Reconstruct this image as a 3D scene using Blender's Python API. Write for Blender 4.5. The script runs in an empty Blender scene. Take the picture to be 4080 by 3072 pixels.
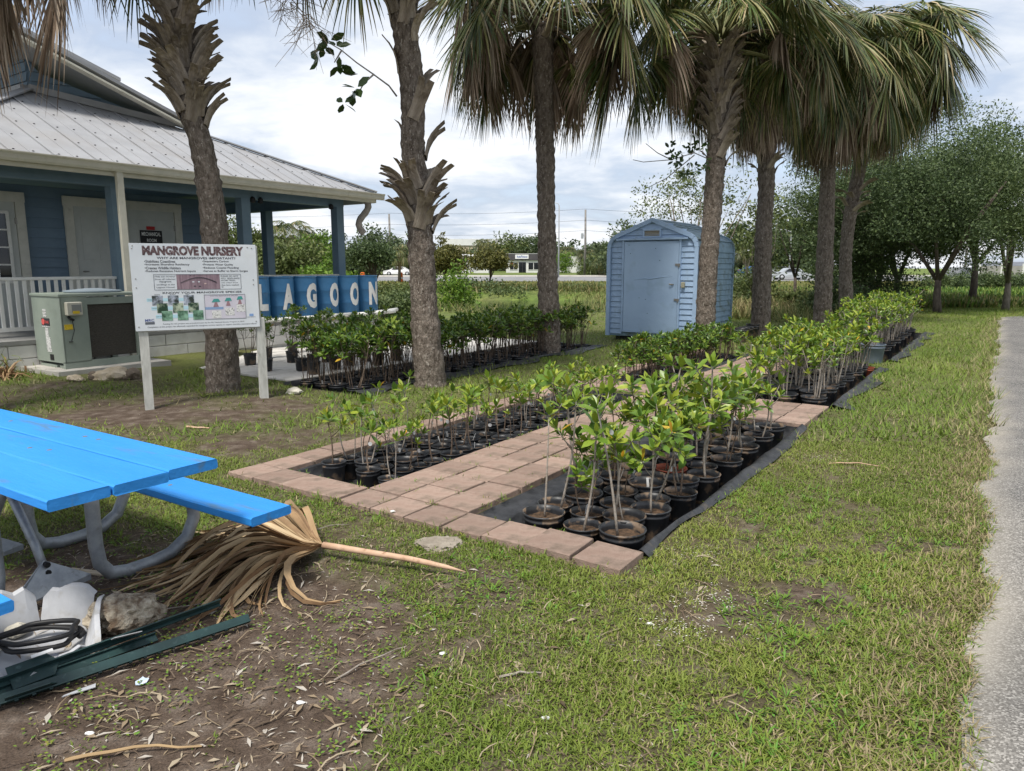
import bpy, math, random
import numpy as np
from mathutils import Vector, Matrix, noise as mnoise

R = math.radians
rnd = random.Random(7)
nrg = np.random.default_rng(11)
scene = bpy.context.scene
COL = scene.collection

# ------------------------------------------------------------------ camera
cam_d = bpy.data.cameras.new('camera')
cam_d.sensor_fit = 'HORIZONTAL'
cam_d.sensor_width = 36.0
cam_d.lens = 36.0 * 2860 / 4080
cam_d.clip_start = 0.05
cam_d.clip_end = 3000
cam = bpy.data.objects.new('camera', cam_d)
cam.location = (0, 0, 1.6)
cam.rotation_euler = (R(90 - 9.33), 0, 0)
COL.objects.link(cam)
scene.camera = cam

# ------------------------------------------------------------------ world: Nishita sky under broken cloud
SUN_EL, SUN_AZ = 62.0, 205.0           # elevation; azimuth clockwise from +Y
world = bpy.data.worlds.new('World')
scene.world = world
world.use_nodes = True
wn, wl = world.node_tree.nodes, world.node_tree.links
wn.clear()
w_out = wn.new('ShaderNodeOutputWorld')
w_bg = wn.new('ShaderNodeBackground')
w_bg.inputs['Strength'].default_value = 0.1
sky = wn.new('ShaderNodeTexSky')
sky.sky_type = 'NISHITA'
sky.sun_disc = False
sky.sun_elevation = R(SUN_EL)
sky.sun_rotation = R(SUN_AZ)
sky.air_density = 1.0
sky.dust_density = 2.0
tc = wn.new('ShaderNodeTexCoord')
sep = wn.new('ShaderNodeSeparateXYZ')
wl.new(tc.outputs['Generated'], sep.inputs[0])


def wmath(op, a, b=None, c=None):
    n = wn.new('ShaderNodeMath')
    n.operation = op
    for i, v in enumerate((a, b, c)):
        if v is None:
            continue
        if isinstance(v, (int, float)):
            n.inputs[i].default_value = v
        else:
            wl.new(v, n.inputs[i])
    return n.outputs[0]


zc = wmath('MAXIMUM', sep.outputs['Z'], 0.0)
den = wmath('ADD', zc, 0.16)
comb = wn.new('ShaderNodeCombineXYZ')
wl.new(wmath('DIVIDE', sep.outputs['X'], den), comb.inputs[0])
wl.new(wmath('DIVIDE', sep.outputs['Y'], den), comb.inputs[1])
comb.inputs[2].default_value = 3.7


def wnoise(scale, detail, rough, dist=0.0, off=0.0):
    n = wn.new('ShaderNodeTexNoise')
    n.inputs['Scale'].default_value = scale
    n.inputs['Detail'].default_value = detail
    n.inputs['Roughness'].default_value = rough
    n.inputs['Distortion'].default_value = dist
    mp = wn.new('ShaderNodeMapping')
    mp.inputs['Location'].default_value = (off, off * 1.7, 0)
    wl.new(comb.outputs[0], mp.inputs['Vector'])
    wl.new(mp.outputs[0], n.inputs['Vector'])
    return n.outputs['Fac']


def wramp(fac, stops):
    r = wn.new('ShaderNodeValToRGB')
    e = r.color_ramp.elements
    while len(e) < len(stops):
        e.new(0.5)
    for i, (p, c) in enumerate(stops):
        e[i].position = p
        e[i].color = (*c, 1) if len(c) == 3 else c
    wl.new(fac, r.inputs['Fac'])
    return r.outputs['Color']


n_big = wnoise(0.95, 7, 0.55, 0.25, 1.3)
n_det = wnoise(2.6, 8, 0.6, 0.5, 4.1)
cover = wmath('ADD', wmath('MULTIPLY', n_big, 0.72), wmath('MULTIPLY', n_det, 0.28))
cloud_col = wramp(cover, [(0.30, (4.2, 5.0, 6.3)), (0.44, (3.3, 3.75, 4.55)), (0.50, (4.2, 4.55, 5.1)), (0.58, (5.7, 5.8, 6.0))])
cloud_fac = wramp(cover, [(0.30, (0.55,) * 3), (0.50, (0.93,) * 3)])
mixw = wn.new('ShaderNodeMixRGB')
wl.new(cloud_fac, mixw.inputs['Fac'])
wl.new(sky.outputs[0], mixw.inputs['Color1'])
wl.new(cloud_col, mixw.inputs['Color2'])
wl.new(mixw.outputs[0], w_bg.inputs['Color'])
wl.new(w_bg.outputs[0], w_out.inputs['Surface'])

sun_d = bpy.data.lights.new('sun', 'SUN')
sun_d.energy = 2.6
sun_d.angle = R(14)
sun_d.color = (1.0, 0.95, 0.87)
sun = bpy.data.objects.new('sun', sun_d)
sdir = Vector((math.sin(R(SUN_AZ)) * math.cos(R(SUN_EL)), math.cos(R(SUN_AZ)) * math.cos(R(SUN_EL)), math.sin(R(SUN_EL))))
sun.rotation_euler = (-sdir).to_track_quat('-Z', 'Y').to_euler()
sun.location = (0, 0, 40)
COL.objects.link(sun)

scene.view_settings.view_transform = 'Standard'
scene.view_settings.look = 'None'
scene.view_settings.exposure = 0.92
scene.view_settings.gamma = 1.0
scene.render.engine = 'CYCLES'
scene.cycles.max_bounces = 6
scene.cycles.diffuse_bounces = 3
scene.cycles.glossy_bounces = 3
scene.cycles.transmission_bounces = 3
scene.cycles.transparent_max_bounces = 6
scene.cycles.use_denoising = True

# ------------------------------------------------------------------ the nursery's own square grid (12 inch pavers)
TH = R(-34.02)
D1 = (math.cos(TH), math.sin(TH))          # along the front border
D2 = (-D1[1], D1[0])                       # along the paver walk
OX, OY = -1.031, 4.965
PV = 0.3048


def W(a, b, z=0.0):
    """grid metres -> world"""
    return Vector((OX + a * D1[0] + b * D2[0], OY + a * D1[1] + b * D2[1], z))


def AB(x, y):
    return ((x - OX) * D1[0] + (y - OY) * D1[1], (x - OX) * D2[0] + (y - OY) * D2[1])


# ------------------------------------------------------------------ materials
MATS = {}


def mat(name, c1, c2=None, scale=4.0, rough=0.65, bump=0.0, bscale=60.0, metal=0.0, spec=0.3, stretch=(1, 1, 1),
        lo=0.35, hi=0.65, island=None, objrand=None, trans=0.0, detail=6.0, c3=None, s3=20.0, f3=(0.55, 0.7), coat=0.0, bdist=0.01, coords='Object'):
    """principled material whose colour wanders between c1 and c2, with optional spots of c3,
    per-piece variation (island) and leaf translucency (trans)"""
    if name in MATS:
        return MATS[name]
    m = bpy.data.materials.new(name)
    m.use_nodes = True
    nt = m.node_tree
    N, L = nt.nodes, nt.links
    N.clear()
    out = N.new('ShaderNodeOutputMaterial')
    p = N.new('ShaderNodeBsdfPrincipled')
    p.inputs['Roughness'].default_value = rough
    p.inputs['Metallic'].default_value = metal
    p.inputs['Specular IOR Level'].default_value = spec
    if coat:
        p.inputs['Coat Weight'].default_value = coat
        p.inputs['Coat Roughness'].default_value = 0.25
    t = N.new('ShaderNodeTexCoord')
    mp = N.new('ShaderNodeMapping')
    mp.inputs['Scale'].default_value = stretch
    L.new(t.outputs[coords], mp.inputs['Vector'])

    def noi(s, d=detail):
        n = N.new('ShaderNodeTexNoise')
        n.inputs['Scale'].default_value = s
        n.inputs['Detail'].default_value = d
        n.inputs['Roughness'].default_value = 0.62
        L.new(mp.outputs[0], n.inputs['Vector'])
        return n.outputs['Fac']

    def ramp(fac, lo_, hi_, a, b):
        r = N.new('ShaderNodeValToRGB')
        r.color_ramp.elements[0].position = lo_
        r.color_ramp.elements[0].color = (*a, 1)
        r.color_ramp.elements[1].position = hi_
        r.color_ramp.elements[1].color = (*b, 1)
        L.new(fac, r.inputs['Fac'])
        return r.outputs['Color']

    def mix(fac, a, b, mode='MIX'):
        x = N.new('ShaderNodeMixRGB')
        x.blend_type = mode
        for i, v in (('Fac', fac), ('Color1', a), ('Color2', b)):
            if isinstance(v, (int, float)):
                x.inputs[i].default_value = v
            elif isinstance(v, tuple):
                x.inputs[i].default_value = (*v, 1)
            else:
                L.new(v, x.inputs[i])
        return x.outputs[0]

    col = ramp(noi(scale), lo, hi, c1, c2) if c2 else None
    if c3:
        col = mix(ramp(noi(s3, 3), f3[0], f3[1], (0, 0, 0), (1, 1, 1)), col if col else c1, c3)
    if island:
        g = N.new('ShaderNodeNewGeometry')
        r = N.new('ShaderNodeValToRGB')
        e = r.color_ramp.elements
        while len(e) < len(island):
            e.new(0.5)
        for i, (pp, cc) in enumerate(island):
            e[i].position = pp
            e[i].color = (*cc, 1)
        L.new(g.outputs['Random Per Island'], r.inputs['Fac'])
        col = mix(1.0, r.outputs['Color'], ramp(noi(scale), 0.3, 0.7, (0.78,) * 3, (1.12,) * 3), 'MULTIPLY')
    if objrand:
        oi = N.new('ShaderNodeObjectInfo')
        rr = ramp(oi.outputs['Random'], 0.0, 1.0, (objrand[0],) * 3, (objrand[1],) * 3)
        col = mix(1.0, col if col else c1, rr, 'MULTIPLY')
    if col is None:
        p.inputs['Base Color'].default_value = (*c1, 1)
    else:
        L.new(col, p.inputs['Base Color'])
    if bump:
        b = N.new('ShaderNodeBump')
        b.inputs['Strength'].default_value = bump
        b.inputs['Distance'].default_value = bdist
        L.new(noi(bscale, 4), b.inputs['Height'])
        L.new(b.outputs[0], p.inputs['Normal'])
    if trans:
        tr = N.new('ShaderNodeBsdfTranslucent')
        if col is None:
            tr.inputs['Color'].default_value = (*c1, 1)
        else:
            L.new(col, tr.inputs['Color'])
        ms = N.new('ShaderNodeMixShader')
        ms.inputs[0].default_value = trans
        L.new(p.outputs[0], ms.inputs[1])
        L.new(tr.outputs[0], ms.inputs[2])
        L.new(ms.outputs[0], out.inputs['Surface'])
    else:
        L.new(p.outputs[0], out.inputs['Surface'])
    MATS[name] = m
    return m


# ------------------------------------------------------------------ object helpers
def tag(o, label=None, cat=None, group=None, kind=None):
    if label:
        o['label'] = label
    if cat:
        o['category'] = cat
    if group:
        o['group'] = group
    if kind:
        o['kind'] = kind
    return o


def thing(name, label, cat, loc=(0, 0, 0), rz=0.0, group=None):
    o = bpy.data.objects.new(name, None)
    o.empty_display_size = 0.1
    COL.objects.link(o)
    o.location = loc
    o.rotation_euler = (0, 0, rz)
    return tag(o, label, cat, group)


def link(name, me, parent=None, loc=None, rot=None, sc=None):
    o = bpy.data.objects.new(name, me)
    COL.objects.link(o)
    if parent is not None:
        o.parent = parent
    if loc is not None:
        o.location = loc
    if rot is not None:
        o.rotation_euler = rot
    if sc is not None:
        o.scale = sc if hasattr(sc, '__len__') else (sc, sc, sc)
    return o


class MB:
    """collects shapes; build() links them as ONE mesh object"""

    def __init__(self):
        self.v = []
        self.f = []
        self.mi = []

    def add(self, vs, fs, M=None, mi=0):
        o = len(self.v)
        if M is not None:
            vs = [M @ Vector(q) for q in vs]
        self.v.extend([tuple(q) for q in vs])
        self.f.extend([tuple(i + o for i in q) for q in fs])
        self.mi.extend([mi] * len(fs))
        return self

    def box(self, c, s, M=None, bev=0.0, mi=0):
        x, y, z = c
        a, b, d = s[0] / 2, s[1] / 2, s[2] / 2
        if bev <= 0:
            vs = [(x + i * a, y + j * b, z + k * d) for k in (-1, 1) for j in (-1, 1) for i in (-1, 1)]
            fs = [(0, 2, 3, 1), (4, 5, 7, 6), (0, 1, 5, 4), (2, 6, 7, 3), (0, 4, 6, 2), (1, 3, 7, 5)]
            return self.add(vs, fs, M, mi)
        e = min(bev, a * .9, b * .9, d * .9)
        vs = []
        for k, zz in ((-1, -d), (-.5, -d + e), (.5, d - e), (1, d)):
            ins = e if abs(k) == 1 else 0
            for i, j in ((-1, -1), (1, -1), (1, 1), (-1, 1)):
                vs.append((x + i * (a - ins), y + j * (b - ins), z + zz))
        fs = [(3, 2, 1, 0), (12, 13, 14, 15)]
        for l in range(3):
            for q in range(4):
                fs.append((l * 4 + q, l * 4 + (q + 1) % 4, l * 4 + 4 + (q + 1) % 4, l * 4 + 4 + q))
        return self.add(vs, fs, M, mi)

    def bar(self, p, q, w, h, up=(0, 0, 1), mi=0):
        p, q = Vector(p), Vector(q)
        d = q - p
        L = d.length
        x = d.normalized()
        u = Vector(up)
        y = u.cross(x)
        if y.length < 1e-4:
            y = Vector((0, 1, 0)).cross(x)
        y.normalize()
        z = x.cross(y)
        M = Matrix((x, y, z)).transposed().to_4x4()
        M.translation = (p + q) / 2
        return self.box((0, 0, 0), (L, w, h), M, mi=mi)

    def tube(self, pts, rad, n=8, cap=True, mi=0):
        pts = [Vector(p) for p in pts]
        if not hasattr(rad, '__len__'):
            rad = [rad] * len(pts)
        vs, fs = [], []
        t0 = (pts[1] - pts[0]).normalized()
        ref = Vector((0, 0, 1)) if abs(t0.z) < .9 else Vector((1, 0, 0))
        nx = t0.cross(ref).normalized()
        for i, p in enumerate(pts):
            t = (pts[min(i + 1, len(pts) - 1)] - pts[max(i - 1, 0)])
            t = t.normalized() if t.length > 1e-9 else t0
            nx = (nx - t * nx.dot(t))
            nx = nx.normalized() if nx.length > 1e-6 else t.orthogonal().normalized()
            ny = t.cross(nx)
            for k in range(n):
                an = 2 * math.pi * k / n
                vs.append(p + (nx * math.cos(an) + ny * math.sin(an)) * rad[i])
        for i in range(len(pts) - 1):
            for k in range(n):
                fs.append((i * n + k, i * n + (k + 1) % n, (i + 1) * n + (k + 1) % n, (i + 1) * n + k))
        if cap:
            fs.append(tuple(range(n - 1, -1, -1)))
            fs.append(tuple(range((len(pts) - 1) * n, len(pts) * n)))
        return self.add(vs, fs, None, mi)

    def lathe(self, prof, n=16, c=(0, 0, 0), mi=0, cap=True):
        vs, fs = [], []
        for r, z in prof:
            for k in range(n):
                an = 2 * math.pi * k / n
                vs.append((c[0] + r * math.cos(an), c[1] + r * math.sin(an), c[2] + z))
        for i in range(len(prof) - 1):
            for k in range(n):
                fs.append((i * n + k, i * n + (k + 1) % n, (i + 1) * n + (k + 1) % n, (i + 1) * n + k))
        if cap:
            fs.append(tuple(range(n - 1, -1, -1)))
            fs.append(tuple(range((len(prof) - 1) * n, len(prof) * n)))
        return self.add(vs, fs, None, mi)

    def prism(self, poly, dvec, mi=0):
        """polygon extruded by dvec"""
        n = len(poly)
        d = Vector(dvec)
        vs = [Vector(p) for p in poly] + [Vector(p) + d for p in poly]
        fs = [tuple(range(n - 1, -1, -1)), tuple(range(n, 2 * n))]
        for i in range(n):
            fs.append((i, (i + 1) % n, n + (i + 1) % n, n + i))
        return self.add(vs, fs, None, mi)

    def mesh(self, name, m, smooth=False):
        me = bpy.data.meshes.new(name)
        me.from_pydata(self.v, [], self.f)
        for q in (m if isinstance(m, (list, tuple)) else [m]):
            me.materials.append(q)
        if isinstance(m, (list, tuple)) and len(m) > 1:
            me.polygons.foreach_set('material_index', self.mi)
        if smooth:
            me.polygons.foreach_set('use_smooth', [True] * len(me.polygons))
        me.update()
        return me

    def build(self, name, m, parent=None, smooth=False, loc=None, rot=None):
        return link(name, self.mesh(name, m, smooth), parent, loc, rot)


def np_mesh(name, V, Fc, m, smooth=False, cols=None):
    """fast mesh from arrays: V (n,3), Fc (k,3 or 4)"""
    me = bpy.data.meshes.new(name)
    V = np.asarray(V, dtype=np.float32)
    Fc = np.asarray(Fc, dtype=np.int32)
    k = Fc.shape[1]
    me.vertices.add(len(V))
    me.vertices.foreach_set('co', V.ravel())
    me.loops.add(Fc.size)
    me.loops.foreach_set('vertex_index', Fc.ravel())
    me.polygons.add(len(Fc))
    me.polygons.foreach_set('loop_start', np.arange(0, Fc.size, k, dtype=np.int32))
    me.polygons.foreach_set('loop_total', np.full(len(Fc), k, dtype=np.int32))
    if smooth:
        me.polygons.foreach_set('use_smooth', np.ones(len(Fc), dtype=bool))
    if cols is not None:
        at = me.color_attributes.new('tint', 'FLOAT_COLOR', 'POINT')
        C = np.ones((len(V), 4), dtype=np.float32)
        C[:, :3] = cols
        at.data.foreach_set('color', C.ravel())
    for q in (m if isinstance(m, (list, tuple)) else [m]):
        me.materials.append(q)
    me.update(calc_edges=True)
    return me


def text_mesh(name, s, m, width=None, height=None, bold=0.0, extrude=0.0008, spacing=1.0):
    """lettering in the XY plane, lower left corner at the origin, fitted to width x height"""
    cu = bpy.data.curves.new(name, 'FONT')
    cu.body = s
    cu.size = 1.0
    cu.offset = bold
    cu.space_character = spacing
    cu.resolution_u = 3
    o = bpy.data.objects.new(name, cu)
    COL.objects.link(o)
    me = bpy.data.meshes.new_from_object(o)
    bpy.data.objects.remove(o)
    n = len(me.vertices)
    co = np.zeros(n * 3, dtype=np.float32)
    me.vertices.foreach_get('co', co)
    co = co.reshape(-1, 3)
    lo, hi = co.min(0), co.max(0)
    sx = width / (hi[0] - lo[0]) if width else None
    sy = height / (hi[1] - lo[1]) if height else None
    sx = sx or sy
    sy = sy or sx
    co[:, 0] = (co[:, 0] - lo[0]) * sx
    co[:, 1] = (co[:, 1] - lo[1]) * sy
    co[:, 2] = 0
    me.vertices.foreach_set('co', co.ravel())
    me.materials.clear()
    me.materials.append(m)
    me.update()
    bpy.data.curves.remove(cu)
    return me


# value noise for arrays
_LAT = nrg.random((64, 64))


def vnoise(x, y, s):
    x = np.asarray(x) * s + 17.3
    y = np.asarray(y) * s + 5.1
    xi, yi = np.floor(x).astype(int), np.floor(y).astype(int)
    fx, fy = x - xi, y - yi
    fx, fy = fx * fx * (3 - 2 * fx), fy * fy * (3 - 2 * fy)
    g = lambda i, j: _LAT[i % 64, j % 64]
    return (g(xi, yi) * (1 - fx) + g(xi + 1, yi) * fx) * (1 - fy) + (g(xi, yi + 1) * (1 - fx) + g(xi + 1, yi + 1) * fx) * fy


def fbm(x, y, s):
    return vnoise(x, y, s) * .5 + vnoise(x + 31, y + 7, s * 2.1) * .3 + vnoise(x + 3, y + 77, s * 4.3) * .2


def sstep(a, b, x):
    t = np.clip((np.asarray(x) - a) / (b - a), 0, 1)
    return t * t * (3 - 2 * t)

# ================================================================== SETTING: terrain
# beds of the nursery in paver units: a0, a1, b0, b1
BEDS = {'A': (3.0, 6.85, 0.0, 13.0), 'B': (-3.0, 0.0, 0.0, 15.6), 'C': (3.2, 7.0, 17.0, 30.0), 'D': (3.4, 7.1, 33.5, 55.0),
        'E': (-3.0, -0.4, 18.0, 32.0), 'F': (-14.6, -10.2, 9.2, 32.0)}
BEDS_M = {k: tuple(q * PV for q in v) for k, v in BEDS.items()}
BED_Z = -0.15


def in_beds(a, b, pad=0.0):
    m = np.zeros(np.shape(a), dtype=bool)
    for k, (a0, a1, b0, b1) in BEDS_M.items():
        m |= (a > a0 - pad) & (a < a1 + pad) & (b > b0 - pad) & (b < b1 + pad)
    return m


def hgt(x, y):
    """lie of the land without the bed pits"""
    x = np.asarray(x, dtype=float)
    y = np.asarray(y, dtype=float)
    h = 0.57 * sstep(58, 150, y)
    h = h + 0.10 * sstep(-4.4, -5.8, x) * sstep(8.0, 9.2, y) * (1 - sstep(40, 60, y))
    h = h + 0.06 * np.exp(-(((x + 3.5) / 0.9) ** 2 + ((y - 8.6) / 0.8) ** 2))
    px, py = (x + 1.5) / 13.0, (y - 39.5) / 12.0
    r = np.sqrt(px ** 2 + py ** 2) + (vnoise(x, y, 0.25) - 0.5) * 0.25
    h = h - 1.25 * (1 - sstep(0.62, 1.12, r))
    near = 1 - sstep(9, 14, y)
    h = h + (fbm(x, y, 1.1) - 0.5) * 0.035 * near * sstep(0, 1, 1 - in_beds(*AB(x, y), 0.25).astype(float))
    return h


def H(x, y):
    return float(hgt(x, y))


DIRT = [(-1.55, 2.9, 0.85, 1.0), (-1.1, 2.35, 0.6, 0.6), (-2.3, 3.5, 0.75, 0.75), (-3.75, 7.75, .9, 0.6), (-1.5, 1.9, .9, 0.72),
        (0.98, 3.12, 0.3, 0.7), (1.45, 3.35, 0.25, 0.5), (-5.6, 9.2, 0.9, 0.3), (-2.9, 8.6, 0.8, 0.25), (-4.6, 8.0, 0.7, 0.45),
        (-2.3, 6.4, 0.5, 0.45), (-1.0, 3.1, 0.45, 0.6), (0.3, 2.0, 0.4, 0.3)]


def grass_cover(x, y):
    x = np.asarray(x, dtype=float)
    y = np.asarray(y, dtype=float)
    d = np.full(x.shape, 0.80)
    for cx, cy, r, s in DIRT:
        d = d - s * np.exp(-((x - cx) ** 2 + (y - cy) ** 2) / (r * r))
    d = d + (fbm(x, y, 1.7) - 0.5) * 1.2 + (fbm(x + 5, y + 9, 6.0) - 0.5) * 0.9
    d = d + 0.25 * sstep(1.0, 2.6, x - 0.25 * y + 0.6) - (1 - sstep(3.6, 4.8, y)) * (0.04 + 0.5 * np.clip(vnoise(x + 3, y + 1, 2.6) - 0.5, 0, 1))
    return np.clip(d, 0.0, 1.0)


def lines(lo, hi, step, extra, out):
    fine = list(np.arange(lo, hi + 1e-6, step))
    for e in extra:
        fine += [e - 0.006, e + 0.006]
    l, s = [], 0.8
    q = hi
    while q < out:
        q += s
        l.append(q)
        if q > hi + 45:
            s *= 1.35
    r, s = [], 0.8
    q = lo
    while q > -out:
        q -= s
        r.append(q)
        if q < lo - 45:
            s *= 1.35
    al = sorted(fine + l + r)
    o = [al[0]]
    for q in al[1:]:
        if q - o[-1] > 0.004:
            o.append(q)
    return np.array(o)


la = lines(-9, 5, 0.1, [e for v in BEDS_M.values() for e in v[:2]], 900)
lb = lines(-4.5, 17.5, 0.1, [e for v in BEDS_M.values() for e in v[2:]], 900)
GA, GB = np.meshgrid(la, lb, indexing='ij')
GX = OX + GA * D1[0] + GB * D2[0]
GY = OY + GA * D1[1] + GB * D2[1]
GZ = hgt(GX, GY)
pit = in_beds(GA, GB, 0.0)
GZ = np.where(pit, BED_Z - 0.012, GZ)
cov = grass_cover(GX, GY)
cov = np.where(GY > 12, np.maximum(cov, 0.75), cov)
dry = np.clip((fbm(GX, GY, 0.5) - 0.42) * 1.6, 0, 1)
dry = np.maximum(dry, 0.85 * sstep(52, 58, GY) * (1 - sstep(75, 80, GY)))
wild = sstep(24, 30, GY + 0.35 * np.abs(GX - 8))
nA, nB = len(la), len(lb)
idx = np.arange(nA * nB).reshape(nA, nB)
Fq = np.stack([idx[:-1, :-1], idx[1:, :-1], idx[1:, 1:], idx[:-1, 1:]], -1).reshape(-1, 4)


def ground_mat():
    m = bpy.data.materials.new('ground_soil_and_turf')
    m.use_nodes = True
    N, L = m.node_tree.nodes, m.node_tree.links
    p = N['Principled BSDF']
    p.inputs['Roughness'].default_value = 0.95
    p.inputs['Specular IOR Level'].default_value = 0.1
    t = N.new('ShaderNodeTexCoord')
    at = N.new('ShaderNodeAttribute')
    at.attribute_name = 'tint'
    sp = N.new('ShaderNodeSeparateColor')
    L.new(at.outputs['Color'], sp.inputs[0])

    def noi(s, d=6, r=.62):
        n = N.new('ShaderNodeTexNoise')
        n.inputs['Scale'].default_value = s
        n.inputs['Detail'].default_value = d
        n.inputs['Roughness'].default_value = r
        L.new(t.outputs['Object'], n.inputs['Vector'])
        return n.outputs['Fac']

    def ramp(f, st):
        r = N.new('ShaderNodeValToRGB')
        e = r.color_ramp.elements
        while len(e) < len(st):
            e.new(.5)
        for i, (q, c) in enumerate(st):
            e[i].position = q
            e[i].color = (*c, 1)
        L.new(f, r.inputs['Fac'])
        return r.outputs['Color']

    def mix(f, a, b):
        x = N.new('ShaderNodeMixRGB')
        L.new(f, x.inputs['Fac'])
        L.new(a, x.inputs['Color1'])
        L.new(b, x.inputs['Color2'])
        return x.outputs[0]

    soil = ramp(noi(7), [(.28, (.058, .042, .032)), (.5, (.105, .080, .063)), (.72, (.20, .168, .142))])
    grit = ramp(noi(130, 3), [(.3, (.45, .45, .45)), (.62, (1.15, 1.1, 1.05)), (.8, (1.7, 1.65, 1.55))])
    ml = N.new('ShaderNodeMixRGB')
    ml.blend_type = 'MULTIPLY'
    ml.inputs['Fac'].default_value = .8
    L.new(soil, ml.inputs['Color1'])
    L.new(grit, ml.inputs['Color2'])
    turf = ramp(noi(28, 8, .75), [(.3, (.05, .058, .02)), (.5, (.10, .125, .036)), (.7, (.17, .19, .06))])
    dryc = ramp(noi(22, 8, .75), [(.3, (.11, .10, .04)), (.5, (.21, .20, .075)), (.7, (.32, .29, .12))])
    g = mix(sp.outputs[1], turf, dryc)
    wl_ = ramp(noi(1.6, 8, .8), [(.3, (.04, .075, .018)), (.5, (.11, .17, .035)), (.68, (.20, .24, .06))])
    g = mix(sp.outputs[2], g, mix(sp.outputs[1], wl_, dryc))
    c = mix(sp.outputs[0], ml.outputs[0], g)
    L.new(c, p.inputs['Base Color'])
    b = N.new('ShaderNodeBump')
    b.inputs['Strength'].default_value = .7
    b.inputs['Distance'].default_value = .02
    L.new(noi(45, 8, .75), b.inputs['Height'])
    L.new(b.outputs[0], p.inputs['Normal'])
    return m


g_me = np_mesh('ground', np.stack([GX, GY, GZ], -1).reshape(-1, 3), Fq, ground_mat(), True,
               np.stack([np.clip(cov * 1.05 - .1, 0, 1) * (.45 + .55 * sstep(5, 11, GY)), dry * 0.8, wild], -1).reshape(-1, 3))
ground = tag(link('ground', g_me), kind='structure')

# ------------------------------------------------------------------ pond
pv, pf = [], []
for i in range(49):
    an = 2 * math.pi * i / 48
    pv.append((-1.5 + 15.5 * math.cos(an), 39.5 + 14.0 * math.sin(an), -0.62))
pb = MB().add([(-1.5, 39.5, -0.62)] + pv[:48], [(0, i + 1, (i + 1) % 48 + 1) for i in range(48)])
m_water = mat('pond_water', (0.018, 0.026, 0.016), rough=0.04, spec=0.5, bump=0.15, bscale=6, bdist=0.02)
tag(pb.build('pond_water', m_water), kind='structure')

# ------------------------------------------------------------------ asphalt path
def asphalt_mat():
    m = bpy.data.materials.new('worn_asphalt')
    m.use_nodes = True
    N, L = m.node_tree.nodes, m.node_tree.links
    p = N['Principled BSDF']
    p.inputs['Roughness'].default_value = .9
    p.inputs['Specular IOR Level'].default_value = .2
    t = N.new('ShaderNodeTexCoord')
    vo = N.new('ShaderNodeTexVoronoi')
    vo.inputs['Scale'].default_value = 150
    L.new(t.outputs['Object'], vo.inputs['Vector'])
    r = N.new('ShaderNodeValToRGB')
    e = r.color_ramp.elements
    for q in range(2):
        e.new(.5)
    for i, (q, c) in enumerate([(.0, (.065, .063, .062)), (.4, (.125, .122, .118)), (.7, (.21, .203, .193)), (1., (.38, .37, .35))]):
        e[i].position = q
        e[i].color = (*c, 1)
    s = N.new('ShaderNodeSeparateColor')
    L.new(vo.outputs['Color'], s.inputs[0])
    L.new(s.outputs[0], r.inputs['Fac'])
    n = N.new('ShaderNodeTexNoise')
    n.inputs['Scale'].default_value = 1.3
    n.inputs['Detail'].default_value = 7
    L.new(t.outputs['Object'], n.inputs['Vector'])
    r2 = N.new('ShaderNodeValToRGB')
    r2.color_ramp.elements[0].position, r2.color_ramp.elements[1].position = .3, .7
    r2.color_ramp.elements[0].color = (.74, .74, .74, 1)
    r2.color_ramp.elements[1].color = (1.12, 1.1, 1.08, 1)
    L.new(n.outputs['Fac'], r2.inputs['Fac'])
    x = N.new('ShaderNodeMixRGB')
    x.blend_type = 'MULTIPLY'
    x.inputs['Fac'].default_value = 1
    L.new(r.outputs[0], x.inputs['Color1'])
    L.new(r2.outputs[0], x.inputs['Color2'])
    at = N.new('ShaderNodeAttribute')
    at.attribute_name = 'tint'
    y = N.new('ShaderNodeMixRGB')
    y.inputs['Color2'].default_value = (.36, .33, .28, 1)
    L.new(at.outputs['Fac'], y.inputs['Fac'])
    L.new(x.outputs[0], y.inputs['Color1'])
    L.new(y.outputs[0], p.inputs['Base Color'])
    b = N.new('ShaderNodeBump')
    b.inputs['Strength'].default_value = .6
    b.inputs['Distance'].default_value = .006
    L.new(s.outputs[1], b.inputs['Height'])
    L.new(b.outputs[0], p.inputs['Normal'])
    return m


ledge, redge = [], []
bs = list(np.arange(-7, 24, 0.12))
for b in bs:
    wob = (vnoise(b, 3.0, 1.1) - .5) * .16 + (vnoise(b, 9.0, 4.0) - .5) * .09
    ledge.append((3.66 + (.05 if b < -1 else 0) + float(wob) * (1 if b > 0 else .6), float(b)))
    redge.append((6.9, float(b) * .96))
for (qa, qb), (ra, rb) in zip([(3.75, 24.7), (4.15, 25.5), (5.0, 26.1), (6.5, 26.6), (10, 27.2), (18, 28), (40, 29)],
                              [(7.2, 23.2), (7.8, 23.7), (8.6, 24.0), (9.8, 24.3), (12, 24.6), (19, 25.2), (40, 26)]):
    ledge.append((qa, qb))
    redge.append((ra, rb))
V, Fc, Cc = [], [], []
NC = 14
ts = [0, .015, .03, .05, .08, .12, .18, .26, .36, .48, .6, .74, .87, 1.0]
for (p0, p1) in zip(ledge, redge):
    for k, t in enumerate(ts):
        a = p0[0] + (p1[0] - p0[0]) * t
        b = p0[1] + (p1[1] - p0[1]) * t
        q = W(a, b)
        V.append((q.x, q.y, H(q.x, q.y) * .5 + .012 + .028 * min(1, t / .05)))
        e_ = max(0.0, 1 - t / .07) * (0.3 + 0.9 * float(vnoise(b, a, 2.3)))
        Cc.append((min(1, e_),) * 3)
for i in range(len(ledge) - 1):
    for k in range(NC - 1):
        Fc.append((i * NC + k, i * NC + k + 1, (i + 1) * NC + k + 1, (i + 1) * NC + k))
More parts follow.
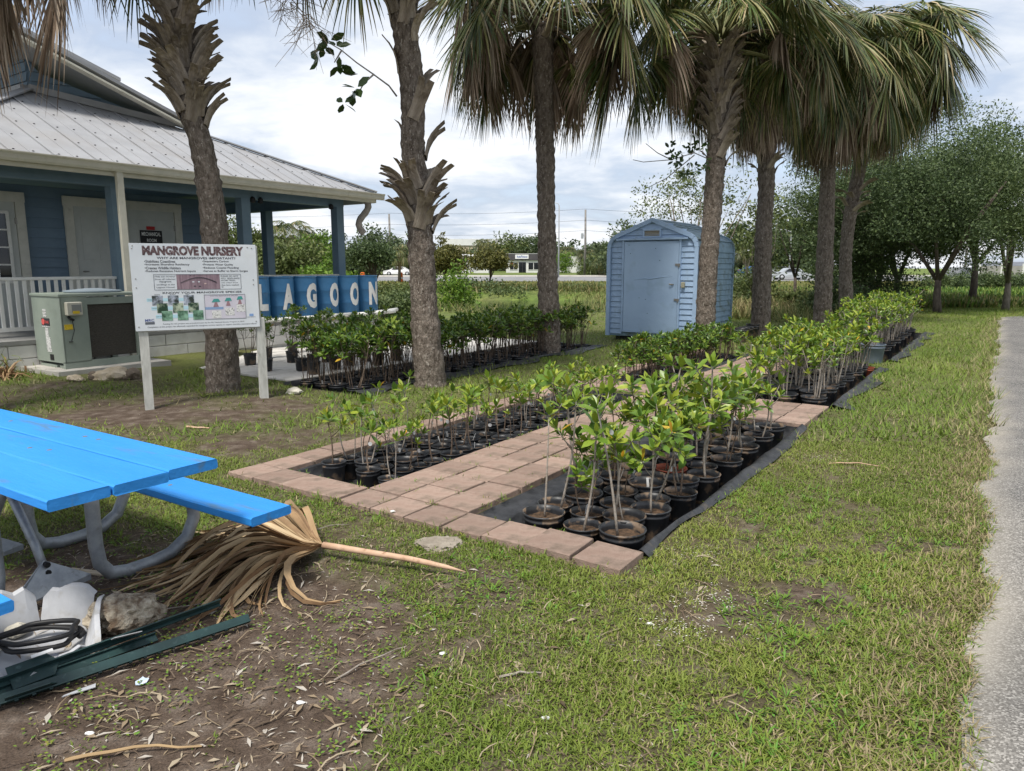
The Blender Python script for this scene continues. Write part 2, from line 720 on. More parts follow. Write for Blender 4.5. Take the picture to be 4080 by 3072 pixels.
tag(link('asphalt_path', np_mesh('asphalt_path', V, Fc, asphalt_mat(), True, np.array(Cc))), kind='structure')

# ------------------------------------------------------------------ the far road with pavement strip and kerb
m_road = mat('road_asphalt', (.17, .17, .175), (.23, .23, .23), 0.3, .9)
m_conc = mat('pale_concrete', (.36, .34, .31), (.46, .44, .40), 1.2, .85, bump=.2, bscale=40, c3=(.28, .26, .23), s3=3, f3=(.55, .75))
rb_ = MB()
for x0 in range(-160, 200, 20):
    vs = []
    for (yy) in (79, 103):
        for xx in (x0, x0 + 20):
            vs.append((xx, yy + 0.02 * xx, H(xx, yy + .02 * xx) + .05))
    rb_.add(vs, [(0, 1, 3, 2)])
tag(rb_.build('road', m_road), kind='structure')
kb = MB()
for x0 in range(-160, 200, 20):
    vs = []
    for (yy, dz) in ((103.0, .05), (103.05, .18), (107, .18), (107.05, -.1)):
        for xx in (x0, x0 + 20):
            vs.append((xx, yy + .02 * xx, H(xx, yy + .02 * xx) + dz))
    kb.add(vs, [(0, 1, 3, 2), (2, 3, 5, 4), (4, 5, 7, 6)])
tag(kb.build('pavement', m_conc), kind='structure')
ml_ = MB()
for x0 in range(-150, 190, 9):
    ml_.box((x0, 91 + .02 * x0, H(x0, 91) + .062), (3, .15, .008))
tag(ml_.build('road_marking', mat('road_paint', (.75, .75, .72))), kind='structure')

# ------------------------------------------------------------------ pavers
m_paver = mat('sandblasted_paver', (.285, .20, .16), (.37, .275, .225), 7, .92, bump=.8, bscale=140, bdist=.012, spec=.12, c3=(.17, .13, .10), s3=6.0, f3=(.5, .72), objrand=(.8, 1.14), coords='Object')
m_joint = mat('joint_sand', (.06, .055, .035), (.11, .095, .06), 30, .95, bump=.5)
cells = []
for a in range(-4, 7):
    cells.append((a, -1))
for b in range(0, 33):
    cells.append((-4, b))
for b in range(0, 31):
    for a in range(0, 3):
        cells.append((a, b))
for b in range(13, 17):
    for a in range(3, 7):
        cells.append((a, b))
for b in range(16, 18):
    for a in range(-3, 0):
        cells.append((a, b))
bed_mb = MB()
for (a0, a1, b0, b1) in [(-4, 7, -1, 0), (-4, -3, 0, 33), (0, 3, 0, 31), (3, 7, 13, 17), (-3, 0, 16, 18)]:
    q0, q1, q2, q3 = W(a0 * PV + .012, b0 * PV + .012), W(a1 * PV - .012, b0 * PV + .012), W(a1 * PV - .012, b1 * PV - .012), W(a0 * PV + .012, b1 * PV - .012)
    for q in (q0, q1, q2, q3):
        q.z = -.1
    bed_mb.prism([q0, q1, q2, q3], (0, 0, .118))
walk = tag(bed_mb.build('paver_walk', m_joint), kind='structure')
pav_me = []
for k in range(6):
    mb = MB()
    s = PV - .012 - .004 * rnd.random()
    mb.box((0, 0, 0), (s, s, .055), bev=.004)
    mb.v = [(x + rnd.uniform(-.0022, .0022), y + rnd.uniform(-.0022, .0022), z + rnd.uniform(-.001, .001)) for x, y, z in mb.v]
    pav_me.append(mb.mesh('paver', m_paver))
mb = MB().box((0, 0, 0), (2 * PV - .01, PV - .01, .055), bev=.004)
pav_long = mb.mesh('paver', m_paver)
for (a, b) in cells:
    if (a, b) == (-1, -1):
        continue
    dz_ = rnd.uniform(-.006, .006)
    if b == -1 and a >= 4:
        dz_ += .012 * (1 if a != 5 else 1.9)
    if (a, b) == (-2, -1):
        link('paver', pav_long, walk, W((a + 1) * PV, (b + .5) * PV, .012 + dz_), (0, 0, TH + R(.5)))
        continue
    sh = rnd.uniform(-.006, .006)
    link('paver', rnd.choice(pav_me), walk, W((a + .5) * PV + sh, (b + .5) * PV, .012 + dz_),
         (R(rnd.uniform(-.5, .5)), R(rnd.uniform(-.5, .5)), TH + R(rnd.uniform(-1.0, 1.0))))

# ------------------------------------------------------------------ pale tiled patio between house and the long bed
m_tile = mat('pale_patio_tile', (.48, .46, .43), (.58, .56, .53), 3, .85, bump=.2, bscale=80, c3=(.36, .34, .3), s3=2.5, f3=(.52, .75), objrand=(.9, 1.08))
q = [W(-8.2, 2.9, -.08), W(-3.15, 2.9, -.08), W(-3.15, 9.7, -.08), W(-8.2, 9.7, -.08)]
patio = tag(MB().prism([W(-8.2, 3.0, -.08), W(-4.5, 3.0, -.08), W(-4.5, 9.7, -.08), W(-8.2, 9.7, -.08)], (0, 0, .085)).build('patio', m_joint), kind='structure')
tme = MB().box((0, 0, 0), (.592, .592, .05), bev=.004).mesh('tile', m_tile)
for i in range(6):
    for j in range(11):
        link('tile', tme, patio, W(-8.2 + .31 + i * .605, 3.0 + .32 + j * .605, .004 + rnd.uniform(-.004, .004)), (R(rnd.uniform(-.4, .4)), R(rnd.uniform(-.4, .4)), TH))

# ------------------------------------------------------------------ black plastic liners of the six beds
m_liner = mat('black_liner', (.018, .019, .022), (.045, .047, .052), 9, .5, bump=.5, bscale=14, bdist=.02, spec=.35, c3=(.10, .085, .07), s3=6, f3=(.6, .8))
LINER_LABEL = {'A': 'black plastic liner folded over the grass edge of the bed with the tallest big pots', 'B': 'black plastic liner lining the narrow bed by the paver corner',
               'C': 'black liner sheet under the middle roadside bed, past the crossing pavers', 'D': 'grey-black liner sheet trailing over grass under the farthest pots by the path',
               'E': 'black liner of the bed in front of the blue shed', 'F': 'crumpled black liner edging the long bed beside the pale patio'}
for k, (a0, a1, b0, b1) in BEDS_M.items():
    # profile across the bed: offset from the left edge / right edge, height
    prof = [(a0 - .03 if k in 'CDEF' else a0 + .004, .03 if k in 'CDEF' else .004), (a0 + .012, -.012)]
    if k == 'A':
        prof += [(a0 + .15, -.022), (a0 + .18, -.03)]
    prof += [(a0 + (.19 if k == 'A' else .03), BED_Z + .02), (a0 + .25, BED_Z), ((a0 + a1) / 2, BED_Z), (a1 - .06, BED_Z), (a1 - .03, BED_Z + .05), (a1 - .012, .02), (a1 + .02, .035)]
    if k == 'B':
        prof[-2:] = [(a1 - .03, .018), (a1 - .004, .022)]
    else:
        prof += [(a1 + .035, .030), (a1 + .055, .018), (a1 + (.075 if k in 'AE' else .18), .004)]
    prof = [(prof[0][0] + 0.0, -.03)] + prof if k not in 'CDEF' else prof
    n = max(8, int((b1 - b0) / .11))
    V, Fc = [], []
    for i in range(n + 1):
        b = b0 + .006 + (b1 - b0 - .012) * min(1, max(0, (i - 1) / (n - 2)))
        endz = i in (0, n)
        b += (-.004 if i == 0 else .004 if i == n else 0)
        for j, (pa, pz) in enumerate(prof):
            w_ = 0
            if pa > a1 + .01 and k != 'B':
                w_ = float(vnoise(b, 3 + ord(k), 1.3) - .45) * (pa - a1) * 2.2 + (float(vnoise(b, 8, 3.1)) - .5) * .03
            zz = pz + (float(vnoise(b * 2, pa * 3, 2.4)) - .5) * (.024 if pa > a1 - .02 else .012)
            if endz:
                zz = max(zz, .008)
            p_ = W(pa + w_, b)
            if pz > 0.0:
                zz += H(p_.x, p_.y) + (.012 if pa > a1 + .01 else 0)
            V.append((p_.x, p_.y, zz))
    m_ = len(prof)
    for i in range(n):
        for j in range(m_ - 1):
            Fc.append((i * m_ + j, i * m_ + j + 1, (i + 1) * m_ + j + 1, (i + 1) * m_ + j))
    o = link('bed_liner', np_mesh('bed_liner', V, Fc, m_liner, True))
    tag(o, LINER_LABEL[k], 'bed liner')

# ------------------------------------------------------------------ grass blades and creeping weeds
def tint_mat(name, trans=.25, rough=.55):
    m = bpy.data.materials.new(name)
    m.use_nodes = True
    N, L = m.node_tree.nodes, m.node_tree.links
    p = N['Principled BSDF']
    p.inputs['Roughness'].default_value = rough
    p.inputs['Specular IOR Level'].default_value = .25
    at = N.new('ShaderNodeAttribute')
    at.attribute_name = 'tint'
    L.new(at.outputs['Color'], p.inputs['Base Color'])
    tr = N.new('ShaderNodeBsdfTranslucent')
    L.new(at.outputs['Color'], tr.inputs['Color'])
    ms = N.new('ShaderNodeMixShader')
    ms.inputs[0].default_value = trans
    L.new(p.outputs[0], ms.inputs[1])
    L.new(tr.outputs[0], ms.inputs[2])
    L.new(ms.outputs[0], N['Material Output'].inputs['Surface'])
    return m


m_grass = tint_mat('grass_blade')
HOUSE_C = Vector((-3.08, 16.7, 0))


def blocked(x, y):
    a, b = AB(x, y)
    m = in_beds(a, b, .03)
    u = PV
    for (a0, a1, b0, b1) in [(-4, 7, -1, 0), (-4, -3, 0, 33), (0, 3, 0, 31), (3, 7, 13, 17), (-3, 0, 16, 18)]:
        m |= (a > a0 * u) & (a < a1 * u) & (b > b0 * u) & (b < b1 * u)
    m |= (a > -8.25) & (a < -4.5) & (b > 3.0) & (b < 9.7)
    m |= (a < -8.2) & (b > 0)
    ea = 3.66 + .05 * (b < -1) + ((vnoise(b, 3.0 + 0 * b, 1.1) - .5) * .16 + (vnoise(b, 9.0 + 0 * b, 4.0) - .5) * .09) * np.where(b > 0, 1, .6)
    m |= (a > ea + .045) & (a < 6.9) & (b < 24)
    m |= (a > -7.6) & (a < -6.2) & (b > 1.1) & (b < 3.05) & (x < -5)
    return m


def blades(n, ymin, ymax, rho, ln, wd, seg):
    y = ymin + (ymax - ymin) * nrg.random(n * 3)
    keep = nrg.random(len(y)) < (rho(y) * y) / np.max(rho(np.linspace(ymin, ymax, 50)) * np.linspace(ymin, ymax, 50))
    y = y[keep][:n]
    x = (nrg.random(len(y)) * 2 - 1) * .76 * y
    c = grass_cover(x, y)
    a, b = AB(x, y)
    patch = vnoise(x, y, 9.0)
    ok = ~blocked(x, y) & (nrg.random(len(y)) < np.clip(c * 1.25 - .22 + (patch - .5) * .9 * (1 - c * .6), 0, 1))
    # a few blades lean over the asphalt edge
    x, y, a, b, c = x[ok], y[ok], a[ok], b[ok], c[ok]
    n = len(x)
    z = hgt(x, y)
    az = nrg.random(n) * 2 * np.pi
    lean = .55 + .85 * nrg.random(n)
    L_ = ln * (.45 + 1.1 * nrg.random(n) ** 1.6) * (.6 + .6 * c) * (.75 + .7 * vnoise(x, y, 5.0)) * (1 + .6 * sstep(3.0, 3.6, a))
    w_ = wd * (.7 + .6 * nrg.random(n))
    dx, dy = np.cos(az), np.sin(az)
    sx, sy = -dy, dx
    # colours
    g1 = np.array([.10, .16, .022])
    g2 = np.array([.18, .24, .036])
    g3 = np.array([.265, .29, .065])
    st = np.array([.34, .275, .155])
    r1, r2 = nrg.random(n)[:, None], nrg.random(n)
    col = g1 + (g2 - g1) * r1
    lf = np.clip((vnoise(x, y, .8) - .4) * 2.5, 0, 1)[:, None]
    col = col + (g3 - col) * lf * nrg.random(n)[:, None]
    pst = .05 + .13 * np.clip((vnoise(x + 9, y, 1.4) - .45) * 3, 0, 1) + .45 * sstep(3.05, 3.65, a) * (b < 24) + .03 * (y < 3.4)
    col = np.where((r2 < pst)[:, None], st * (.6 + .6 * r1), col)
    P0 = np.stack([x, y, z - .004], -1)
    if seg == 2:
        V = np.zeros((n, 5, 3))
        S = np.stack([sx * w_ / 2, sy * w_ / 2, np.zeros(n)], -1)
        mid = P0 + np.stack([dx * L_ * .35 * np.sin(lean * .7), dy * L_ * .35 * np.sin(lean * .7), L_ * .5 * np.cos(lean * .6)], -1)
        tip = mid + np.stack([dx * L_ * .55 * np.sin(lean * 1.2), dy * L_ * .55 * np.sin(lean * 1.2), L_ * .4 * np.cos(lean * 1.35)], -1)
        V[:, 0], V[:, 1], V[:, 2], V[:, 3], V[:, 4] = P0 - S * .8, P0 + S * .8, mid - S, mid + S, tip
        T = np.array([(0, 1, 3), (0, 3, 2), (2, 3, 4)])
    else:
        V = np.zeros((n, 3, 3))
        S = np.stack([sx * w_ / 2, sy * w_ / 2, np.zeros(n)], -1)
        tip = P0 + np.stack([dx * L_ * np.sin(lean), dy * L_ * np.sin(lean), L_ * np.cos(lean)], -1)
        V[:, 0], V[:, 1], V[:, 2] = P0 - S, P0 + S, tip
        T = np.array([(0, 1, 2)])
    k = V.shape[1]
    Fc = (np.arange(n)[:, None, None] * k + T[None]).reshape(-1, 3)
    return V.reshape(-1, 3), Fc, np.repeat(col, k, 0)


rho1 = lambda y: (3.0 / y) ** 1.0
V, Fc, Cc = blades(340000, 1.7, 6.5, rho1, .033, .0048, 2)
tag(link('lawn_grass', np_mesh('lawn_grass', V, Fc, m_grass, False, Cc)), 'short patchy green lawn grass with dry straw blades', 'grass', kind='stuff')
V, Fc, Cc = blades(260000, 6.5, 30, lambda y: (3.0 / y) ** 1.1, .075, .013, 1)
tag(link('lawn_grass', np_mesh('lawn_grass', V, Fc, m_grass, False, Cc * np.array([.92, 1.0, .9]))), 'mown lawn grass farther back, between the beds and the trees', 'grass', kind='stuff')

# broad-bladed tufts in the thin turf and small round-leaved creeping weeds
V, Fc, Cc = [], [], []


def leaf_at(P, az, el, L_, w_, col):
    o = len(V)
    d = Vector((math.cos(az) * math.cos(el), math.sin(az) * math.cos(el), math.sin(el)))
    s = Vector((-math.sin(az), math.cos(az), 0)) * w_ / 2
    up = d.cross(s).normalized()
    P = Vector(P)
    V.extend([P, P + d * L_ * .5 + s, P + d * L_ * .45 - up * w_ * .12, P + d * L_ * .5 - s, P + d * L_ + Vector((0, 0, -L_ * .15))])
    Fc.extend([(o, o + 1, o + 2), (o, o + 2, o + 3), (o + 1, o + 4, o + 2), (o + 2, o + 4, o + 3)])
    Cc.extend([col] * 5)


for i in range(3600):
    y = rnd.uniform(1.75, 5.2)
    x = rnd.uniform(-.75, .72) * y
    if blocked(np.array([x]), np.array([y]))[0]:
        continue
    c = float(grass_cover(x, y))
    clump = float(vnoise(x + 40, y, 2.2))
    if clump < .42:
        continue
    z = H(x, y)
    if rnd.random() < (.5 if x < .3 else .25):
        for k in range(rnd.randint(5, 9)):
            cl = (.11 + .10 * rnd.random(), .19 + .09 * rnd.random(), .04)
            leaf_at((x + rnd.uniform(-.05, .05), y + rnd.uniform(-.05, .05), z + rnd.uniform(.004, .02)), rnd.uniform(0, 6.28), rnd.uniform(.05, .6), rnd.uniform(.012, .02), rnd.uniform(.009, .013), cl)
    elif c > .15:
        for k in range(rnd.randint(5, 8)):
            cl = (.10 + .07 * rnd.random(), .19 + .07 * rnd.random(), .03)
            leaf_at((x, y, z), rnd.uniform(0, 6.28), rnd.uniform(.2, 1.0), rnd.uniform(.035, .08), rnd.uniform(.006, .0095), cl)
for i in range(170):            # tufts rooted in the paver joints
    a, b = rnd.choice([0, 1, 2, 3, 0.5, 1.5, 2.5]), rnd.uniform(-.9, 12)
    if a % 1:
        a, b = rnd.uniform(0, 3), rnd.randint(0, 11)
    if rnd.random() < .3:
        a, b = rnd.uniform(-4, 7), rnd.choice([-1.0, 0.0])
    p = W(a * PV + rnd.uniform(-.01, .01), b * PV + rnd.uniform(-.01, .01), .03)
    for k in range(rnd.randint(3, 14)):
        cl = (.12 + .1 * rnd.random(), .19 + .08 * rnd.random(), .04)
        leaf_at((p.x + rnd.uniform(-.03, .03), p.y + rnd.uniform(-.03, .03), p.z - .01), rnd.uniform(0, 6.28), rnd.uniform(.2, 1.3), rnd.uniform(.02, .075), rnd.uniform(.004, .008), cl)
tag(link('creeping_weeds', np_mesh('creeping_weeds', np.array([tuple(q) for q in V]), Fc, m_grass, False, np.array(Cc))), 'small leafy weeds creeping over the bare soil in front', 'weeds', kind='stuff')
# litter: pale shell bits, wood chips and dead stalks on the soil
V, Fc, Cc = [], [], []
for i in range(6500):
    if i < 700:
        cx, cy, r = [(1.0, 3.12, .16), (1.0, 3.3, .12), (.75, 3.0, .08), (3.4, 5.2, .3), (2.6, 5.9, .15), (-3.3, 8.2, .5), (1.05, 3.85, .12)][i % 7]
        x, y = rnd.gauss(cx, r), rnd.gauss(cy, r * .7)
        cl = rnd.choice([(.62, .58, .5), (.5, .46, .4), (.7, .68, .62)])
        L_, w_ = rnd.uniform(.006, .016), rnd.uniform(.005, .010)
    else:
        y = rnd.uniform(1.7, 4.2)
        x = rnd.uniform(-.74, .3) * y
        if rnd.random() < float(grass_cover(x, y)) * .8:
            continue
        cl = rnd.choice([(.30, .23, .15), (.20, .145, .1), (.42, .35, .25), (.11, .08, .055), (.5, .46, .4)])
        L_, w_ = (rnd.uniform(.008, .05), rnd.uniform(.0015, .008)) if rnd.random() < .9 else (rnd.uniform(.04, .09), rnd.uniform(.010, .022))
    if blocked(np.array([x]), np.array([y]))[0]:
        continue
    leaf_at((x, y, H(x, y) + .006), rnd.uniform(0, 6.28), rnd.uniform(-.1, .3), L_, w_, cl)
for i in range(420):            # thin dead runners and rootlets
    y = rnd.uniform(1.75, 3.9)
    x = rnd.uniform(-.74, .55) * y
    if blocked(np.array([x]), np.array([y]))[0]:
        continue
    az, L_ = rnd.uniform(0, 6.28), rnd.uniform(.05, .28)
    cl = rnd.choice([(.30, .23, .15), (.22, .165, .11), (.40, .33, .23), (.14, .10, .07)])
    p = Vector((x, y, 0))
    o_ = len(V)
    w_ = rnd.uniform(.0012, .0026)
    for k in range(7):
        q = Vector((p.x, p.y, H(p.x, p.y) + .008 + .012 * math.sin(k)))
        s = Vector((-math.sin(az), math.cos(az), .3)) * w_
        V.extend([q - s, q + s])
        Cc.extend([cl, cl])
        if k:
            j = o_ + k * 2
            Fc.extend([(j - 2, j - 1, j + 1), (j - 2, j + 1, j)])
        az += rnd.uniform(-.55, .55)
        p = p + Vector((math.cos(az), math.sin(az), 0)) * L_ / 6
tag(link('ground_litter', np_mesh('ground_litter', np.array([tuple(q) for q in V]), Fc, m_grass, False, np.array(Cc))), 'shell bits, wood chips and dead stalks littering the soil', 'litter', kind='stuff')

# ================================================================== POTTED MANGROVES
LEAFPAL = [(0.0, (.06, .125, .02)), (.3, (.115, .205, .024)), (.62, (.19, .285, .03)), (.93, (.29, .35, .038)), (.975, (.32, .36, .04)), (1.0, (.60, .30, .02))]
m_leaf = mat('mangrove_leaf', (.1, .2, .02), scale=14, rough=.36, spec=.45, island=LEAFPAL, trans=.22)


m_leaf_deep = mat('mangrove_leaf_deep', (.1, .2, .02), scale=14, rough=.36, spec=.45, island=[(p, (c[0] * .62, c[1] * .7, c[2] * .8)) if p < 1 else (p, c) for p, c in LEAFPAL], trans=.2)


def objrand_leaf(name):
    m = m_leaf.copy()
    m.name = name
    N, L = m.node_tree.nodes, m.node_tree.links
    g = [n for n in N if n.bl_idname == 'ShaderNodeNewGeometry'][0]
    oi = N.new('ShaderNodeObjectInfo')
    for l in list(g.outputs['Random Per Island'].links):
        L.new(oi.outputs['Random'], l.to_socket)
    return m


m_leaf_single = objrand_leaf('mangrove_leaf_single')
m_stem = mat('mangrove_stem', (.20, .165, .13), (.34, .31, .275), 22, .85, bump=.3, bscale=90, spec=.15)
m_stem_red = mat('mangrove_stem_brown', (.085, .06, .045), (.19, .145, .11), 22, .85, bump=.3, bscale=90, spec=.15)
m_pot = mat('black_pot_plastic', (.013, .014, .016), (.03, .031, .034), 8, .42, spec=.45, c3=(.15, .105, .07), s3=9, f3=(.53, .62), objrand=(.7, 1.5))
m_pot_clay = mat('terracotta_plastic', (.23, .05, .025), (.32, .085, .045), 8, .5, spec=.4)
m_pot_grey = mat('blue_grey_plastic', (.11, .14, .18), (.15, .18, .22), 6, .5, spec=.4)
m_soil = mat('potting_soil', (.03, .021, .014), (.12, .072, .042), 45, .95, bump=.8, bscale=60, bdist=.02)
m_tag = mat('plant_tag_metal', (.55, .57, .58), (.7, .72, .73), 5, .35, metal=.3, spec=.5)

LEAF_V = np.array([(0, 0, 0), (.30, .17, .03), (.30, 0, -.015), (.30, -.17, .03), (.66, .19, .035), (.68, 0, -.02), (.66, -.19, .035), (1.0, 0, -.05)])
LEAF_F = np.array([(0, 2, 1), (0, 3, 2), (1, 2, 5), (1, 5, 4), (2, 3, 6), (2, 6, 5), (4, 5, 7), (5, 6, 7)])
leaf_me = np_mesh('leaf', LEAF_V, LEAF_F, m_leaf_single, True)


def leaf_mats(tip, axis, rr, n, L_, flat=0.0):
    """matrices of the leaves of one rosette"""
    out = []
    axis = axis.normalized()
    ref = axis.orthogonal().normalized()
    bit = axis.cross(ref)
    for k in range(n):
        az = k * 2.4 + rr.uniform(-.3, .3)
        q = k / max(1, n - 1)
        el = R(78) * (1 - q) + R(rr.uniform(-12, 22) - flat) * q
        d = (ref * math.cos(az) + bit * math.sin(az)) * math.cos(el) + axis * math.sin(el)
        ln = L_ * (.62 + .5 * math.sin(min(1, q * 1.15 + .1) * 1.7)) * rr.uniform(.85, 1.12)
        up = (axis - d * axis.dot(d))
        up = up.normalized() if up.length > 1e-3 else d.orthogonal().normalized()
        s = up.cross(d).normalized()
        M = Matrix((d * ln, s * ln * rr.uniform(.85, 1.1), up * ln)).transposed().to_4x4()
        M.translation = tip - axis * L_ * .35 * q
        out.append(M)
    return out


def plant(seed, h, nst, nbr, L_, spread, nleaf=9, r0=.007, low=.45):
    """stems (MB) and leaf matrices of one young mangrove; z = 0 at the soil"""
    rr = random.Random(seed)
    mb = MB()
    lm = []
    for s in range(nst):
        az = rr.uniform(0, 6.28)
        off = rr.uniform(0, .03) if nst == 1 else rr.uniform(.01, .06)
        p = Vector((math.cos(az) * off, math.sin(az) * off, -.02))
        hs = h * rr.uniform(.72, 1.05)
        lean = Vector((math.cos(az), math.sin(az), 0)) * rr.uniform(.0, spread) + Vector((rr.uniform(-.05, .05), rr.uniform(-.05, .05), 0))
        pts, rad = [], []
        n = 6
        bend = Vector((rr.uniform(-.04, .04), rr.uniform(-.04, .04), 0))
        for i in range(n + 1):
            t = i / n
            pts.append(p + lean * hs * t + bend * math.sin(t * 3.1) + Vector((0, 0, hs * t)))
            rad.append(r0 * (1.15 - .6 * t) * rr.uniform(.93, 1.07))
        mb.tube(pts, rad, 6)
        ax = (pts[-1] - pts[-2]).normalized()
        lm += leaf_mats(pts[-1] + ax * .01, ax, rr, nleaf, L_)
        k = rr.randint(max(0, nbr - 1), nbr + 1)
        for q in range(k):
            t = rr.uniform(low, .92)
            i = min(n - 1, int(t * n))
            b0 = pts[i].lerp(pts[i + 1], t * n - i)
            az2 = rr.uniform(0, 6.28)
            ln = h * rr.uniform(.14, .30)
            d = Vector((math.cos(az2) * .8, math.sin(az2) * .8, rr.uniform(.5, 1.0))).normalized()
            m1 = b0 + d * ln * .55
            e1 = b0 + d * ln + Vector((0, 0, ln * .18))
            mb.tube([b0, m1, e1], [r0 * .55, r0 * .45, r0 * .36], 5)
            lm += leaf_mats(e1, (e1 - m1), rr, rr.randint(nleaf - 2, nleaf), L_ * rr.uniform(.8, 1.0))
    return mb, lm


def leaves_mesh(name, lm, m=None):
    n = len(lm)
    V = np.zeros((n, len(LEAF_V), 3))
    for i, M in enumerate(lm):
        A = np.array(M)
        V[i] = LEAF_V @ A[:3, :3].T + A[:3, 3]
    Fc = (np.arange(n)[:, None, None] * len(LEAF_V) + LEAF_F[None]).reshape(-1, 3)
    return np_mesh(name, V.reshape(-1, 3), Fc, m or m_leaf, True)


def pot_meshes(r, h, m):
    mb = MB()
    mb.lathe([(r * .80, 0), (r * .83, h * .05), (r * .93, h * .78), (r * .975, h * .80), (r * .975, h * .84), (r * .95, h * .86), (r * .96, h * .93), (r * 1.02, h * .95), (r * 1.03, h),
              (r * .975, h * 1.0), (r * .93, h * .86), (r * .90, h * .70)], 18, cap=False)
    mb.add([(0, 0, 0)], [])
    p = mb.mesh('pot', m, True)
    so = MB()
    n = 14
    vs = [(0, 0, h * .80)] + [(r * .915 * math.cos(6.2832 * k / n), r * .915 * math.sin(6.2832 * k / n), h * (.77 + .02 * (k % 3))) for k in range(n)]
    so.add(vs, [(0, k + 1, (k + 1) % n + 1) for k in range(n)])
    return p, so.mesh('soil', m_soil, True), h * .78


POTS = {'big': pot_meshes(.135, .235, m_pot), 'small': pot_meshes(.082, .165, m_pot), 'clay': pot_meshes(.13, .22, m_pot_clay), 'grey': pot_meshes(.2, .32, m_pot_grey),
        'mid': pot_meshes(.105, .19, m_pot), 'tub': pot_meshes(.16, .27, m_pot)}
tag_me = MB().lathe([(.0165, -.0006), (.0165, .0006)], 14).mesh('plant_tag', m_tag)
stake_me = MB().box((0, 0, .035), (.018, .002, .09)).mesh('label_stake', mat('white_plastic', (.75, .75, .74), (.62, .62, .6), 8, .5))

KINDS = {}


def kind_variants(key, n, pot, m_st, **kw):
    L = []
    for i in range(n):
        mb, lm = plant(hash((len(KINDS), i)) % 9999, **kw)
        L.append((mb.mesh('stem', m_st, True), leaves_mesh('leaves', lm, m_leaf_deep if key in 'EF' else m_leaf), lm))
    KINDS[key] = (POTS[pot], L)


kind_variants('A', 10, 'big', m_stem, h=.66, nst=1, nbr=5, L_=.108, spread=.22, nleaf=9, r0=.0078, low=.45)
kind_variants('A0', 12, 'big', m_stem, h=.66, nst=1, nbr=2, L_=.10, spread=.34, nleaf=8, r0=.0068, low=.5)
kind_variants('A2', 8, 'big', m_stem_red, h=.54, nst=2, nbr=3, L_=.105, spread=.24, nleaf=9, r0=.006, low=.45)
kind_variants('B', 8, 'small', m_stem_red, h=.42, nst=1, nbr=1, L_=.088, spread=.12, nleaf=9, r0=.0055, low=.6)
kind_variants('B2', 4, 'small', m_stem, h=.46, nst=2, nbr=1, L_=.085, spread=.14, nleaf=8, r0=.005, low=.6)
kind_variants('C', 8, 'tub', m_stem, h=.72, nst=3, nbr=3, L_=.10, spread=.2, nleaf=9, r0=.0085, low=.4)
kind_variants('D', 6, 'tub', m_stem, h=.88, nst=5, nbr=5, L_=.095, spread=.3, nleaf=9, r0=.010, low=.45)
kind_variants('E', 7, 'small', m_stem_red, h=.56, nst=3, nbr=3, L_=.088, spread=.22, nleaf=9, r0=.006, low=.45)
kind_variants('F', 8, 'mid', m_stem_red, h=.76, nst=4, nbr=4, L_=.10, spread=.28, nleaf=9, r0=.006, low=.45)

# small odd branches that stay readable in front are placed by hand through per-plant height factors
LBL = {'A': ('tall mangrove sapling in a big black pot in the bed nearest the lawn', 'saplings in the front bed by the grass'),
       'B': ('small mangrove seedling in a little black pot in the narrow bed by the paver corner', 'seedlings in the narrow bed'),
       'C': ('bushy mangrove sapling in a black tub in the middle bed past the crossing pavers', 'saplings in the middle bed by the path'),
       'D': ('large tangled mangrove in a black tub in the farthest bed by the asphalt path', 'mangroves in the farthest bed'),
       'E': ('dark green mangrove seedling cluster in the bed in front of the blue shed', 'seedlings in front of the shed'),
       'F': ('leafy mangrove cluster in the long bed beside the pale patio', 'mangroves in the long bed')}


def potted(bed, key, a, b, sc=1.0, hs=1.0, pot=None, label=None, singles=False, rz=None, z=BED_Z, tilt=None):
    (pm, sm, zs), L = KINDS[key]
    if pot:
        pm, sm, zs = POTS[pot]
    st, lv, lm = L[rnd.randrange(len(L))]
    o = thing('potted_mangrove', label or LBL[bed][0], 'potted plant', W(a, b, z + .004), rnd.uniform(0, 6.28) if rz is None else rz, LBL[bed][1])
    if tilt:
        o.rotation_euler[0] = tilt
    p = link('pot', pm, o, sc=sc)
    link('soil', sm, p)
    zz = zs * sc
    link('stem', st, o, (0, 0, zz), sc=hs)
    if singles:
        for M in lm:
            l = link('leaf', leaf_me, o)
            l.matrix_local = Matrix.Translation((0, 0, zz)) @ Matrix.Scale(hs, 4) @ M
    else:
        link('leaves', lv, o, (0, 0, zz), sc=hs)
    if rnd.random() < .3:
        M = lm[rnd.randrange(len(lm))]
        link('plant_tag', tag_me, o, (M.translation.x * .8 + .012, M.translation.y * .8, zz + M.translation.z * hs * .72), (R(90), rnd.uniform(-.4, .4), rnd.uniform(0, 3.1)))
    if rnd.random() < .12:
        link('label_stake', stake_me, o, (rnd.uniform(-.05, .05), rnd.uniform(-.05, .05), zz), (rnd.uniform(-.4, .4), rnd.uniform(-.4, .4), rnd.uniform(0, 3)))
    return o


def rows(bed, step, inset_l, inset_r, b_in=.16, b_out=.16, jit=.02):
    a0, a1, b0, b1 = BEDS_M[bed]
    out = []
    j = 0
    b = b0 + b_in
    while b < b1 - b_out:
        n = int((a1 - inset_r - (a0 + inset_l)) / step + 1e-6) + 1
        span = (n - 1) * step
        st = a0 + inset_l + ((a1 - inset_r - a0 - inset_l) - span) * (.15 if j % 2 else .85)
        for i in range(n):
            out.append((st + i * step + rnd.uniform(-jit, jit), b + rnd.uniform(-jit, jit)))
        b += step * .93
        j += 1
    return out


